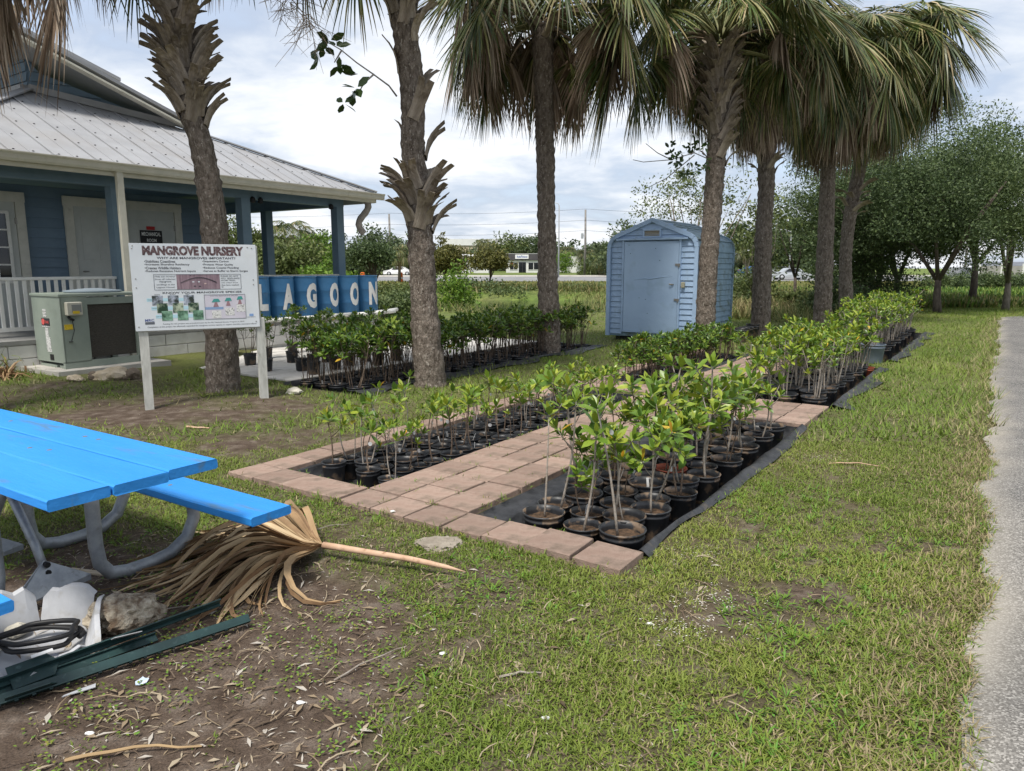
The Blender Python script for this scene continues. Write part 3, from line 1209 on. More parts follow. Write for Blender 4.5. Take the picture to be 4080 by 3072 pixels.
n_single = 0
for i, (a, b) in enumerate(sorted(rows('A', .262, .36, .16, .16), key=lambda q: q[1])):
    key = 'A0' if i < 11 and rnd.random() < .75 else 'A' if rnd.random() < .6 else 'A2'
    pot = None
    lab = None
    if i == 20:
        pot, lab = 'clay', 'mangrove sapling in a terracotta-red pot among the big black pots by the grass'
    hs = rnd.uniform(.62, 1.25) if b < 1.2 else rnd.uniform(.7, 1.3)
    potted('A', key, a, b, rnd.uniform(.86, 1.02), hs, pot, lab, singles=i < 12)
for i, (a, b) in enumerate(sorted(rows('B', .2, .16, .12, .34), key=lambda q: q[1])):
    if i in (1,):
        continue
    lab = pot = None
    key = 'B' if rnd.random() < .75 else 'B2'
    if i == 52:
        pot, lab = 'clay', 'mangrove seedling in a terracotta-red pot in the narrow bed'
    potted('B', key, a, b, .62 if pot else rnd.uniform(.92, 1.2), rnd.uniform(.62, 1.28), pot, lab, singles=i < 12)
for (a, b) in rows('C', .34, .2, .2, .18):
    potted('C', 'C', a, b, rnd.uniform(.9, 1.06), rnd.uniform(.85, 1.15))
for i, (a, b) in enumerate(rows('D', .42, .25, .25, .35)):
    if i == 1:
        continue
    potted('D', 'D', a, b, rnd.uniform(.95, 1.15), rnd.uniform(.85, 1.1))
potted('D', 'D', 6.3 * PV, 32.6 * PV, 1.0, .8, 'grey', 'mangrove in a large blue-grey tub at the head of the farthest bed', z=.0)
potted('C', 'C', 6.55 * PV, 28.6 * PV, 1.0, .95, 'clay', 'mangrove sapling in a brick-red pot beside the black tubs of the middle bed')
for (a, b) in rows('E', .245, .14, .12, .2):
    potted('E', 'E', a, b, rnd.uniform(.95, 1.15), rnd.uniform(.8, 1.15))
for (a, b) in rows('F', .30, .18, .15, .2):
    potted('F', 'F', a, b, rnd.uniform(.95, 1.15), rnd.uniform(.85, 1.12))
# pots on the patio at the near left end of the long bed
for (a, b, k) in [(-4.9, 4.15, 0), (-5.2, 3.75, 1), (-5.05, 4.6, 2), (-5.45, 4.2, 3), (-4.75, 3.6, 4), (-4.7, 4.9, 5), (-5.6, 3.4, 6), (-5.7, 4.7, 7), (-5.2, 5.1, 8), (-4.85, 5.5, 9), (-6.1, 4.3, 10), (-6.4, 3.7, 11), (-6.3, 5.0, 12), (-6.9, 4.4, 13), (-7.2, 5.2, 14), (-5.8, 5.6, 15), (-6.6, 5.8, 16), (-7.4, 6.2, 17)]:
    potted('F', 'F', a, b, 1.0, rnd.uniform(.68, .95), None, 'leafy mangrove cluster in a black pot standing on the pale patio', z=.03)
# empty black tubs in a row beside the palm behind the shed
for i, (x, y) in enumerate([(4.95, 15.55), (5.12, 15.95), (5.32, 16.3), (5.55, 16.65), (5.72, 17.0)]):
    o = thing('plant_tub', 'empty black plant tub in the row between the blue shed and a palm trunk', 'tub', (x, y, H(x, y) - .005), 0, 'empty tubs by the shed')
    p = link('pot', POTS['tub'][0], o, sc=rnd.uniform(.95, 1.1))
    link('soil', POTS['tub'][1], p)

# ================================================================== CABBAGE PALMS
def at(px, py, Y):
    """a point seen at (px, py) of the 2212-wide view, at distance Y in front of the camera"""
    u = (px * 1.8445 - 2040) / 2860
    v = -(py * 1.8445 - 1536) / 2860
    c, s = math.cos(R(9.33)), math.sin(R(9.33))
    t = Y / (c + v * s)
    return Vector((u * t, Y, 1.6 + (-s + v * c) * t))


m_fg = mat('palm_green', (.05, .09, .02), scale=3, rough=.42, spec=.4, trans=.2,
           island=[(0, (.035, .065, .016)), (.4, (.075, .11, .028)), (.68, (.13, .155, .04)), (.85, (.23, .215, .075)), (1, (.38, .30, .17))], objrand=(.65, 1.25))
m_fd = mat('palm_dead', (.25, .2, .14), scale=3, rough=.8, spec=.15, trans=.12,
           island=[(0, (.13, .09, .062)), (.4, (.28, .205, .15)), (.75, (.45, .35, .27)), (1, (.58, .48, .38))], objrand=(.65, 1.15))
m_pet = mat('palm_petiole', (.10, .115, .04), (.18, .17, .075), 6, .6)
m_petd = mat('palm_petiole_dead', (.15, .11, .075), (.27, .21, .15), 6, .8)
m_trunk = mat('palm_trunk', (.10, .08, .064), (.25, .21, .175), 13, .95, bump=1.0, bscale=26, bdist=.05, stretch=(1.6, 1.6, .7), spec=.1, c3=(.36, .32, .275), s3=20, f3=(.585, .66))
m_boot = mat('palm_boot', (.18, .145, .11), (.38, .325, .265), 7, .95, bump=.8, bscale=30, bdist=.02, stretch=(2, 2, .4), spec=.1, objrand=(.7, 1.15))


def frond_meshes(seed, el, pet, blade, droop, sag=14, nseg=60, dead=False, spread=148, limp=0.0):
    rr = random.Random(seed)
    mbp = MB()
    pts, q, an = [], Vector((0, 0, 0)), R(el)
    N_ = 7
    for i in range(N_ + 1):
        pts.append(q.copy())
        q = q + Vector((math.cos(an), 0, math.sin(an))) * pet / N_
        an -= R(sag) / N_
    h = pts[-1]
    mbp.tube(pts, [.026 - .012 * i / N_ for i in range(N_ + 1)], 5)
    y = Vector((0, 1, 0))
    V, Fc = [], []
    for k in range(nseg):
        th = R(-spread + 2 * spread * (k + rr.uniform(-.3, .3)) / (nseg - 1))
        run = .42 * max(0, math.cos(th)) ** .7
        ca = an - R(38) * run / .42
        c = Vector((math.cos(ca), 0, math.sin(ca)))
        n = Vector((-math.sin(ca), 0, math.cos(ca)))
        base = h + c * run * blade
        d = c * math.cos(th) + y * math.sin(th) - n * (abs(math.sin(th)) * .38 + rr.uniform(-.10, .10))
        d.normalize()
        if limp:
            d = (d * (1 - limp) + Vector((rr.uniform(-.12, .12), rr.uniform(-.12, .12), -1)) * limp).normalized()
        L_ = blade * (.60 + .40 * math.cos(th / 1.7)) * rr.uniform(.85, 1.06)
        dr = droop * rr.uniform(.7, 1.5)
        side = d.cross(n)
        side = side.normalized() if side.length > .05 else y
        o = len(V)
        ds = side * .6 + n * rr.uniform(-.5, .5)
        ds.normalize()
        for s, w in ((0, .008), (.3, .0145), (.62, .011), (.85, .006), (1.0, .001)):
            p = base + d * L_ * s * (1 - .18 * dr * s)
            p.z -= dr * L_ * s ** 2.1 * .8
            V.append(p - ds * w * 1.25)
            V.append(p + ds * w * 1.25)
        for s in range(4):
            Fc.append((o + s * 2, o + s * 2 + 1, o + s * 2 + 3, o + s * 2 + 2))
    return mbp.mesh('petiole', m_petd if dead else m_pet, True), np_mesh('blade', np.array([tuple(v) for v in V]), Fc, m_fd if dead else m_fg)


FR = {'up': [frond_meshes(i, 62, 1.0, .95, .3, 22) for i in range(3)],
      'mid': [frond_meshes(10 + i, 34, 1.2, 1.0, .32, 26) for i in range(3)],
      'low': [frond_meshes(20 + i, 8, 1.2, .95, .45, 22, limp=.06) for i in range(3)],
      'hang': [frond_meshes(30 + i, -6, 1.1, .9, .6, 30, limp=.38) for i in range(3)],
      'deadlow': [frond_meshes(40 + i, 30, 1.15, .85, .7, 70, dead=True, limp=.5, nseg=70) for i in range(3)],
      'dead': [frond_meshes(50 + i, -18, .8, .85, .5, 50, dead=True, limp=.66, nseg=60) for i in range(4)]}


def boot_mesh(seed):
    rr = random.Random(seed)
    mb = MB()
    L_ = rr.uniform(.30, .46)
    for sgn in (-1, 1):
        prev = None
        V, Fc = [], []
        for i in range(6):
            t = i / 5
            x = .02 + .035 * t + .15 * t ** 3
            yy = sgn * (.005 + .055 * t ** 1.4)
            w = .07 * (1 - .45 * t)
            th_ = .02 * (1 - .5 * t)
            z = L_ * t
            V += [(x, yy - w, z), (x, yy + w, z), (x + th_, yy + w * .7, z), (x + th_, yy - w * .7, z)]
        for i in range(5):
            for k in range(4):
                Fc.append((i * 4 + k, i * 4 + (k + 1) % 4, i * 4 + 4 + (k + 1) % 4, i * 4 + 4 + k))
        Fc.append((23, 22, 21, 20))
        V = [(a + rr.uniform(-.004, .004), b + rr.uniform(-.004, .004), c + rr.uniform(-.006, .006)) for a, b, c in V]
        mb.add(V, Fc)
    return mb.mesh('boot', m_boot)


BOOTS = [boot_mesh(i) for i in range(4)]


def palm(label, path, rad, crown=None, boots=(), seed=0, group='cabbage palms of the nursery', counts=(9, 12, 11, 8, 7, 12), csc=1.0, reach=1.0, clear=0.0):
    """path: world points of the trunk's axis; rad: radii; boots: (t0, t1, n, out)"""
    rr = random.Random(seed)
    base = path[0].copy()
    o = thing('cabbage_palm', label, 'palm tree', base, 0, group)
    pts = [p - base for p in path]
    # resample smoothly
    seglen = [(pts[i + 1] - pts[i]).length for i in range(len(pts) - 1)]
    tot = sum(seglen)
    n = int(tot / .055)

    def along(s):
        s = max(0, min(tot - 1e-6, s))
        for i, l in enumerate(seglen):
            if s <= l or i == len(seglen) - 1:
                t = s / l
                p0 = pts[max(i - 1, 0)]
                p1, p2 = pts[i], pts[i + 1]
                p3 = pts[min(i + 2, len(pts) - 1)]
                m1, m2 = (p2 - p0) * .5, (p3 - p1) * .5
                t2, t3 = t * t, t * t * t
                return p1 * (2 * t3 - 3 * t2 + 1) + m1 * (t3 - 2 * t2 + t) + p2 * (-2 * t3 + 3 * t2) + m2 * (t3 - t2), rad[i] + (rad[i + 1] - rad[i]) * t
            s -= l
    V, Fc = [], []
    NS = 22
    for i in range(n + 1):
        p, r = along(tot * i / n)
        ring = .011 * math.sin(i * 2.1 + rr.uniform(-.6, .6)) + rr.uniform(-.005, .005)
        for k in range(NS):
            a = 2 * math.pi * k / NS
            nz = mnoise.noise(Vector((math.cos(a) * 2.5 + seed, math.sin(a) * 2.5, i * .33))) * .022 + mnoise.noise(Vector((math.cos(a) * 7 + seed, math.sin(a) * 7, i * .9))) * .014
            q = r + ring * (.6 + .4 * math.sin(k * 3 + i)) + nz
            V.append((p.x + math.cos(a) * q, p.y + math.sin(a) * q, p.z - (.06 if i == 0 else 0)))
    for i in range(n):
        for k in range(NS):
            Fc.append((i * NS + k, i * NS + (k + 1) % NS, (i + 1) * NS + (k + 1) % NS, (i + 1) * NS + k))
    tr = link('trunk', np_mesh('trunk', V, Fc, m_trunk, True), o)
    for (t0, t1, nb, out) in boots:
        for k in range(nb):
            s = tot * (t0 + (t1 - t0) * (k + rr.uniform(-.3, .3)) / max(1, nb))
            p, r = along(s)
            az = k * 2.39996
            link('boot', BOOTS[k % 4], tr, (p.x + math.cos(az) * (r - .035), p.y + math.sin(az) * (r - .035), p.z), ((.32 if k % 2 else -.32) + rr.uniform(-.15, .15), R(out) * rr.uniform(.5, 1.3), az), rr.uniform(.85, 1.2)).rotation_mode = 'XYZ'
    if crown is not None:
        top = pts[-1]
        k = 0
        for cl, cnt, zoff in (('up', counts[0], .35), ('mid', counts[1], .22), ('low', counts[2], .1), ('hang', counts[3], 0), ('deadlow', counts[4], .14), ('dead', counts[5], -.12)):
            for i in range(cnt):
                az = 2 * math.pi * (i + rr.uniform(-.3, .3)) / max(1, cnt) + rr.uniform(0, .3)
                if clear and cl in ('hang', 'dead', 'deadlow', 'low') and math.cos(az + math.pi / 2) > clear:
                    continue
                pm, bm = rr.choice(FR[cl])
                f = link('dead_frond' if 'dead' in cl else 'frond', bm, o, (top.x + math.cos(az) * .1, top.y + math.sin(az) * .1, top.z + zoff * csc + rr.uniform(-.1, .1)),
                         (rr.uniform(-.15, .15), rr.uniform(-.22, .22), az), csc * rr.uniform(.85, 1.12) * reach)
                link('petiole', pm, f)
    return o


def ground_pt(x, y):
    return Vector((x, y, H(x, y)))


# the palm rooted beyond the left edge, its dead fronds hang into view
palm('cabbage palm whose drooping dead fronds hang over the grey metal roof', [ground_pt(-6.15, 7.6), Vector((-6.05, 7.6, 2.2)), Vector((-5.72, 7.6, 5.25))], [.24, .2, .18], True, [(.7, 1, 26, 25)], 1, counts=(6, 8, 0, 0, 10, 14))
palm('leaning cabbage palm with a boot-covered neck behind the nursery notice board',
     [ground_pt(-3.71, 9.1), at(463, 500, 9.1), at(438, 330, 9.1), at(408, 220, 9.1), at(385, 60, 9.1), at(366, -230, 9.1)], [.215, .155, .135, .14, .16, .18], True, [(.56, .95, 100, 13)], 2,
     counts=(8, 9, 3, 0, 5, 0), reach=.85)
palm('thick cabbage palm with a flared ring of old boots halfway up its trunk',
     [ground_pt(-1.12, 9.73), at(915, 640, 9.73), at(905, 470, 9.73), at(893, 330, 9.73), at(890, 190, 9.73), at(866, 0, 9.73), at(855, -190, 9.73)], [.22, .18, .165, .155, .155, .165, .17], True,
     [(.345, .45, 26, 20), (.5, .78, 6, 3), (.77, 1.0, 56, 9)], 3, counts=(9, 10, 4, 0, 0, 0))
palm('slender bare-trunked cabbage palm with two black hanging fronds, standing at the long bed',
     [ground_pt(.71, 13.58), at(1181, 500, 13.58), at(1176, 250, 13.58), at(1172, 55, 13.58)], [.225, .165, .165, .2], True, [(.92, 1.0, 8, 20)], 4, counts=(11, 18, 16, 8, 32, 4), csc=1.08, clear=.76)
palm('cabbage palm with a criss-cross booted neck right in front of the blue shed',
     [ground_pt(4.02, 15.0), at(1535, 500, 15.0), at(1550, 300, 15.0), at(1556, 110, 15.0)], [.215, .18, .19, .23], True, [(.62, .68, 4, 20), (.70, 1.0, 80, 8)], 5, counts=(11, 18, 16, 4, 18, 0), csc=1.0, clear=.6)
palm('cabbage palm with brown hanging skirt beside the row of empty tubs',
     [ground_pt(5.91, 17.07), at(1650, 500, 17.07), at(1655, 380, 17.07), at(1650, 125, 17.07)], [.235, .185, .18, .21], True, [(.60, .85, 24, 25)], 6, counts=(11, 18, 17, 9, 26, 26), csc=1.02)
palm('cabbage palm with a pale scar and dense dead skirt, behind the middle bed',
     [ground_pt(8.1, 18.75), at(1784, 500, 18.75), at(1788, 380, 18.75), at(1792, 165, 18.75)], [.235, .19, .18, .2], True, [(.85, 1, 14, 20)], 7, counts=(12, 20, 20, 12, 28, 34), csc=1.08)
palm('cabbage palm with a ring of boots mid-trunk at the farthest bed, crown toward the path',
     [ground_pt(9.6, 20.6), at(1827, 560, 20.6), at(1838, 450, 20.6), at(1862, 340, 20.6), at(1900, 150, 20.6)], [.2, .16, .17, .17, .2], True, [(.44, .56, 12, 42), (.66, .85, 14, 20)], 8,
     counts=(16, 28, 28, 18, 26, 36), csc=1.14)

# leafy shoot of a strangler fig growing out of the thick palm
m_fig = mat('fig_leaf', (.028, .055, .014), (.05, .09, .022), 10, .35, spec=.45, trans=.15)
m_twig = mat('grey_twig', (.19, .17, .15), (.28, .26, .23), 20, .9)


def fig(label, stems, clusters, seed, L_, nl=8, group=None):
    rr = random.Random(seed)
    o = thing('fig_shoot', label, 'shrub', stems[0][0])
    b0 = stems[0][0]
    mb = MB()
    for st in stems:
        mb.tube([p - b0 for p in st], [.012 - .006 * i / (len(st) - 1) for i in range(len(st))], 5)
    mb.build('stem', m_twig, o, True)
    lm = []
    for c in clusters:
        c = c - b0
        for k in range(nl):
            d = Vector((rr.uniform(-1, 1), rr.uniform(-1, 1), rr.uniform(-.9, .7))).normalized()
            up = d.orthogonal().normalized()
            up.rotate(Matrix.Rotation(rr.uniform(0, 6.28), 3, d))
            s = up.cross(d)
            l = L_ * rr.uniform(.7, 1.15)
            M = Matrix((d * l, s * l * 1.25, up * l)).transposed().to_4x4()
            M.translation = c + d * .02
            lm.append(M)
    for M in lm:
        l = link('leaf', fig_leaf_me, o)
        l.matrix_local = M
    return o


fig_leaf_me = np_mesh('leaf', LEAF_V, LEAF_F, m_fig, True)
fig('dark-leaved fig shoot growing from the thick palm trunk, arching against the sky',
    [[at(857, 208, 9.6), at(840, 185, 9.5), at(806, 160, 9.4), at(770, 135, 9.3), at(737, 108, 9.3), at(715, 95, 9.3)], [at(808, 160, 9.4), at(786, 180, 9.35), at(775, 200, 9.3)], [at(737, 110, 9.3), at(722, 135, 9.3)]],
    [at(712, 88, 9.3), at(700, 100, 9.3), at(725, 100, 9.3), at(690, 128, 9.3), at(733, 140, 9.3), at(735, 155, 9.3), at(770, 190, 9.3), at(760, 200, 9.3), at(742, 222, 9.3)], 3, .19, 4)
fig('dense dark fig bush growing on the booted palm before the shed',
    [[at(1545, 350, 14.9), at(1500, 330, 14.8), at(1450, 345, 14.7), at(1390, 350, 14.7), at(1367, 345, 14.7)], [at(1450, 345, 14.7), at(1420, 330, 14.7), at(1395, 310, 14.7)], [at(1500, 335, 14.8), at(1440, 385, 14.8), at(1400, 405, 14.8)]],
    [at(1450 + 12 * i + rnd.uniform(-8, 8), 300 + rnd.uniform(0, 85), 14.75 + rnd.uniform(-.2, .2)) for i in range(7) for j in range(4)], 5, .12, 5)
# grey moss and dead flower stalks
mb = MB()
c0 = at(1700, 30, 17.5)
for i in range(70):
    p = Vector((rnd.gauss(0, .16), rnd.gauss(0, .12), rnd.uniform(-.2, .1)))
    pts = [p]
    for k in range(5):
        p = p + Vector((rnd.gauss(0, .04), rnd.gauss(0, .04), -rnd.uniform(.1, .24)))
        pts.append(p)
    mb.tube(pts, [.007, .008, .007, .006, .005, .003], 3, cap=False)
o = mb.build('hanging_moss', mat('grey_moss', (.25, .23, .235), (.38, .36, .36), 9, .95), None, True, c0)
tag(o, 'grey hanging moss dangling from the palm crowns behind the shed', 'moss')


def stalk(label, p0, p1, seed, n=26, sc=.5):
    rr = random.Random(seed)
    mb = MB()
    d = p1 - p0
    mb.tube([Vector((0, 0, 0)), d * .5 + Vector((0, 0, .08)), d], [.008, .006, .004], 4)
    for i in range(n):
        q = d * rr.uniform(.35, 1.0)
        v = Vector((rr.uniform(-1, 1), rr.uniform(-.6, .6), rr.uniform(-1, .1))) * sc * rr.uniform(.3, 1)
        m1 = q + v * .5 + Vector((0, 0, rr.uniform(-.05, .05)))
        mb.tube([q, m1, q + v + Vector((0, 0, -.1 * sc))], [.0045, .0035, .002], 3, cap=False)
        for k in range(3):
            w = Vector((rr.uniform(-1, 1), rr.uniform(-.6, .6), rr.uniform(-1, 0))) * sc * .3
            mb.tube([m1, m1 + w * .6, m1 + w], [.003, .0022, .0015], 3, cap=False)
    o = mb.build('flower_stalk', m_petd, None, False, p0)
    return tag(o, label, 'dry stalk')


stalk('dry branching flower stalk hanging from the leaning palm against the sky', at(560, -60, 9.0), at(680, 60, 9.0), 4, 34, .62)
stalk('dry forked flower stalk at the top left beside hanging dead fronds', at(300, -40, 9.0), at(368, 20, 9.0), 6, 16, .35)

# ================================================================== THE HOUSE WITH ITS PORCH
m_sid = mat('blue_siding_paint', (.125, .185, .25), (.15, .215, .28), 3, .6, bump=.1, bscale=60, spec=.3, objrand=(.94, 1.05))
m_post = mat('blue_grey_paint', (.13, .195, .25), (.16, .23, .285), 4, .6, spec=.3)
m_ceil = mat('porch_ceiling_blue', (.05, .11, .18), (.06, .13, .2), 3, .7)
m_trim = mat('cream_trim_paint', (.50, .50, .44), (.58, .57, .51), 5, .55, c3=(.42, .41, .36), s3=8, f3=(.6, .8))
m_door = mat('grey_door_paint', (.42, .44, .42), (.48, .50, .475), 3, .5)
m_gut = mat('cream_gutter', (.55, .53, .44), (.63, .60, .51), 4, .45, c3=(.4, .37, .28), s3=6, f3=(.6, .85))
m_roof = mat('galvanised_roof', (.30, .305, .32), (.35, .355, .37), 2.2, .6, metal=.15, spec=.35, c3=(.29, .275, .265), s3=1.0, f3=(.5, .9), objrand=(.97, 1.03))
m_white = mat('white_paint', (.64, .64, .60), (.72, .72, .69), 5, .55, c3=(.5, .5, .45), s3=9, f3=(.6, .8))
m_block = mat('white_painted_block', (.60, .59, .56), (.68, .67, .64), 4, .8, bump=.3, bscale=60, c3=(.45, .43, .39), s3=3, f3=(.55, .8))
m_glass = mat('dark_glass', (.012, .014, .016), rough=.06, spec=.6)
m_dark = mat('black_metal', (.015, .015, .016), rough=.5)
m_hinge = mat('hinge_steel', (.3, .29, .27), rough=.4, metal=.6)

house = thing('porch_house', 'blue clapboard house with wide porch, cream gutter and grey metal roof', 'house', HOUSE_C, TH)
DK = .53
fd = MB().box((-4.2, -6.0, DK / 2 - .15), (8.4, 11.9, DK + .3 - .05)).build('foundation', m_block, house)
for i in range(14):           # block courses of the white base wall, facing the garden
    for j in range(2):
        MB().box((.008, -.42 - i * .8 - (.4 if j else 0), .17 + j * .2), (.03, .785, .185), bev=.006).build('block', m_block, fd)
MB().box((-4.2, -6.0, DK - .02), (8.5, 12.0, .06)).build('porch_deck', mat('grey_deck_paint', (.19, .19, .185), (.25, .25, .24), 3, .7), house)
# walls of lap siding
wall = MB().box((-2.75, -5.2, 1.75), (.2, 5.8, 2.6)).build('wall', m_sid, house)
sb = MB()
sb.prism([(-2.65, -8.1, -.095), (-2.60, -8.1, -.095), (-2.628, -8.1, .095), (-2.65, -8.1, .095)], (0, 5.79, 0))
sb_me = sb.mesh('siding_board', m_sid)
z = DK + .1
while z < 2.95:
    link('siding_board', sb_me, wall, (0, 0, z))
    z += .178
MB().box((-5.5, -2.2, 1.75), (5.6, .2, 2.6)).build('side_wall', m_sid, house)
MB().box((-2.63, -2.28, 1.75), (.13, .13, 2.5)).build('corner_board', m_trim, house)


def door(u0, u1, top, lite=False):
    n = -2.58
    f = MB()
    w = .15
    f.box((n, u0 - w / 2, (DK + top) / 2 + .06), (.06, w, top - DK + .12))
    f.box((n, u1 + w / 2, (DK + top) / 2 + .06), (.06, w, top - DK + .12))
    f.box((n + .003, (u0 + u1) / 2, top + .08), (.06, u1 - u0 + 2 * w + .02, .17))
    fr = f.build('door_frame', m_trim, house)
    d = MB().box((n - .012, (u0 + u1) / 2, (DK + top) / 2), (.05, u1 - u0 - .02, top - DK - .01)).build('door', m_door, house)
    for zz in (.25, .85):
        MB().box((n + .018, (u1 if not lite else u1) - .01, DK + (top - DK) * (zz if zz > .5 else .25)), (.03, .035, .11)).build('hinge', m_hinge, d)
    MB().tube([(n + .01, u0 + .09, DK + 1.0), (n + .06, u0 + .09, DK + 1.0), (n + .06, u0 + .17, DK + 1.0)], .012, 6).build('handle', m_hinge, d)
    if lite:
        MB().box((n + .016, (u0 + u1) / 2, 1.95), (.012, .66, 1.2)).build('window_pane', m_glass, d)
        g = MB()
        for yy in (-.33, -.11, .11, .33):
            g.box((n + .026, (u0 + u1) / 2 + yy, 1.95), (.02, .025 if abs(yy) < .2 else .05, 1.22))
        for zz in (-.6, -.3, 0, .3, .6):
            g.box((n + .0265, (u0 + u1) / 2, 1.95 + zz), (.02, .68, .025 if abs(zz) < .5 else .05))
        g.build('muntin', m_white, d)
    else:
        for zz, hh in ((1.0, .6), (2.05, .95)):
            for yy in (-.2, .2):
                MB().box((n + .0145, (u0 + u1) / 2 + yy * (u1 - u0), zz + .1), (.012, (u1 - u0) * .28, hh * .85), bev=.005).build('door_panel', m_door, d)
    return d


door(-7.22, -6.28, 2.74, True)
door(-5.32, -4.56, 2.74)
dm = door(-4.30, -3.32, 2.74)
pl = MB().box((-2.545, -3.86, 2.21), (.012, .46, .27)).build('door_sign', m_dark, house)
t = text_mesh('sign_lettering', 'MECHANICAL', mat('sign_white', (.75, .75, .73)), .40, .075, .02)
link('sign_lettering', t, pl, (-2.537, -4.06, 2.235), (R(90), 0, R(90)))
t = text_mesh('sign_lettering', 'ROOM', MATS['sign_white'], .20, .065, .02)
link('sign_lettering', t, pl, (-2.537, -3.96, 2.115), (R(90), 0, R(90)))
MB().box((-2.545, -3.86, 2.39), (.012, .17, .07)).build('red_notice', mat('red_sign', (.42, .03, .03)), house)
# posts, beams, ceiling
for (n, u) in ((-.62, -.6), (-.62, -3.05), (-.62, -5.55), (-3.1, -.6), (-.62, -8.0)):
    MB().box((n, u, (DK + 2.98) / 2), (.2, .2, 2.98 - DK + .04), bev=.008).build('porch_post', m_post, house)
MB().box((-.62, -4.3, 3.06), (.22, 7.6, .24)).build('beam', m_post, house)
MB().box((-4.0, -.6, 3.061), (6.6, .215, .237)).build('beam', m_post, house)
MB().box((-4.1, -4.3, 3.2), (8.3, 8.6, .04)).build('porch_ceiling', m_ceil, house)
# railing
rail = MB().box((-.62, -7.0, 1.43), (.075, 2.75, .05), bev=.008).build('railing', m_white, house)
MB().box((-.62, -7.0, .66), (.05, 2.75, .06)).build('bottom_rail', m_white, rail)
bal = MB().box((0, 0, 0), (.036, .045, .72)).mesh('baluster', m_white)
for i in range(24):
    link('baluster', bal, rail, (-.62, -8.3 + i * .1135, 1.045))
MB().box((-.50, -1.9, 1.43), (.07, 2.3, .045), bev=.008).build('railing', m_gut, house)
# main skirt roof: panels with ribs, cut by the hips
E0 = 3.24
SLP = 1.24 / 2.6


def roof_z(n):
    return E0 - n * SLP


UF, UN, NF, NN = -3.2, -5.5, -2.6, -3.35     # far and near end of the skirt's top edge


def ntop(u):
    if u > UF:
        return u * NF / UF
    if u < UN:
        return NN * (8.62 + u) / (8.62 + UN)
    return NF + (NN - NF) * (u - UF) / (UN - UF)


rf = MB()
rf.prism([(0.02, .02, E0 - .03), (NF, UF, roof_z(NF) - .03), (NN, UN, roof_z(NN) - .03), (.02, -8.62, E0 - .03)], (0, 0, .02))
rf.prism([(0, 0.02, E0 - .03), (-8.6, .02, E0 - .03), (-6.0, UF, roof_z(NF) - .03), (NF, UF, roof_z(NF) - .03)], (0, 0, .02))
rf.prism([(0, -8.62, E0 - .03), (NN, UN, roof_z(NN) - .03), (-6.0, UN, roof_z(NN) - .03), (-8.6, -8.62, E0 - .03)], (0, 0, .02))
roof = rf.build('roof', m_roof, house)
scr = MB()
u = -8.55
while u < -.06:
    w = .61
    u1 = min(u + w, 0)
    us = [u] + [q for q in (UN, UF) if u < q < u1] + [u1]
    top = [(min(-.03, ntop(q)), q) for q in us]
    poly = [(.03, u + .003), (.03, u1 - .003)] + [(n, q - .003 if q == u1 else q + (.003 if q == u else 0)) for n, q in reversed(top)]
    pm_ = MB().prism([(n, q, roof_z(n) + .004) for n, q in poly], (0, 0, .012))
    for q in (u + .02, (u + u1) / 2):
        nt = min(-.03, ntop(q)) + .02
        hgt_ = .022 if q == u + .02 else .009
        if nt < -.1:
            pm_.bar((.03, q, roof_z(.03) + .016 + hgt_ / 2), (nt, q, roof_z(nt) + .016 + hgt_ / 2), .035, hgt_)
    pm_.build('roof_panel', m_roof, roof)
    for nn in (-.06, -.7, -1.35, -2.0, -2.5):
        for q in (u + .1, u + .36):
            if q < u1 and ntop(q) < nn - .05:
                scr.lathe([(.016, 0), (.016, .008), (.006, .012)], 6, (nn, q, roof_z(nn) + .016))
    u += w
tag(scr.build('screws', m_dark, roof), kind='stuff')
# hip cap and gutters
MB().bar((.02, .02, E0 + .04), (NF, UF, roof_z(NF) + .05), .2, .025).build('hip_cap', m_roof, roof)
MB().bar((.02, -8.62, E0 + .04), (NN, UN, roof_z(NN) + .05), .2, .025).build('hip_cap', m_roof, roof)
gut = MB()
prof = [(.02, .0), (.02, -.13), (.10, -.135), (.12, -.10), (.125, -.04), (.15, -.015), (.15, .0), (.135, .0), (.11, -.05), (.10, -.115), (.035, -.115), (.035, .0)]
gut.prism([(x, -8.7, E0 + .0 + zz) for x, zz in prof], (0, 8.86, 0))
gut.build('gutter', m_gut, house)
MB().box((-.012, -4.3, E0 - .1), (.05, 8.6, .2)).build('fascia', m_gut, house)
MB().box((-4.3, .0, E0 - .1), (8.5, .05, .2)).build('fascia', m_gut, house)
MB().box((.05, -5.8, (E0 + .1) / 2 - .06), (.075, .10, E0 - .16)).build('downspout', m_gut, house)
sp = []
for i in range(13):
    t = i / 12
    sp.append((-.12 + .06 * math.sin(t * 6.0), -.28 + .10 * math.sin(t * 6.0 + .4), E0 - .1 - .78 * t))
MB().tube(sp, [.072 + .007 * (i % 2) for i in range(13)], 10).build('loose_downspout', mat('weathered_plastic', (.25, .22, .19), (.33, .30, .265), 8, .7), house)
for (n, u_) in ((-.5, -2.9), (-.5, -2.72), (-.48, -.9)):
    MB().lathe([(.02, 0), (.05, -.03), (.055, -.1), (.02, -.12)], 10, (n, u_, 2.98)).build('flood_light', m_dark, house)
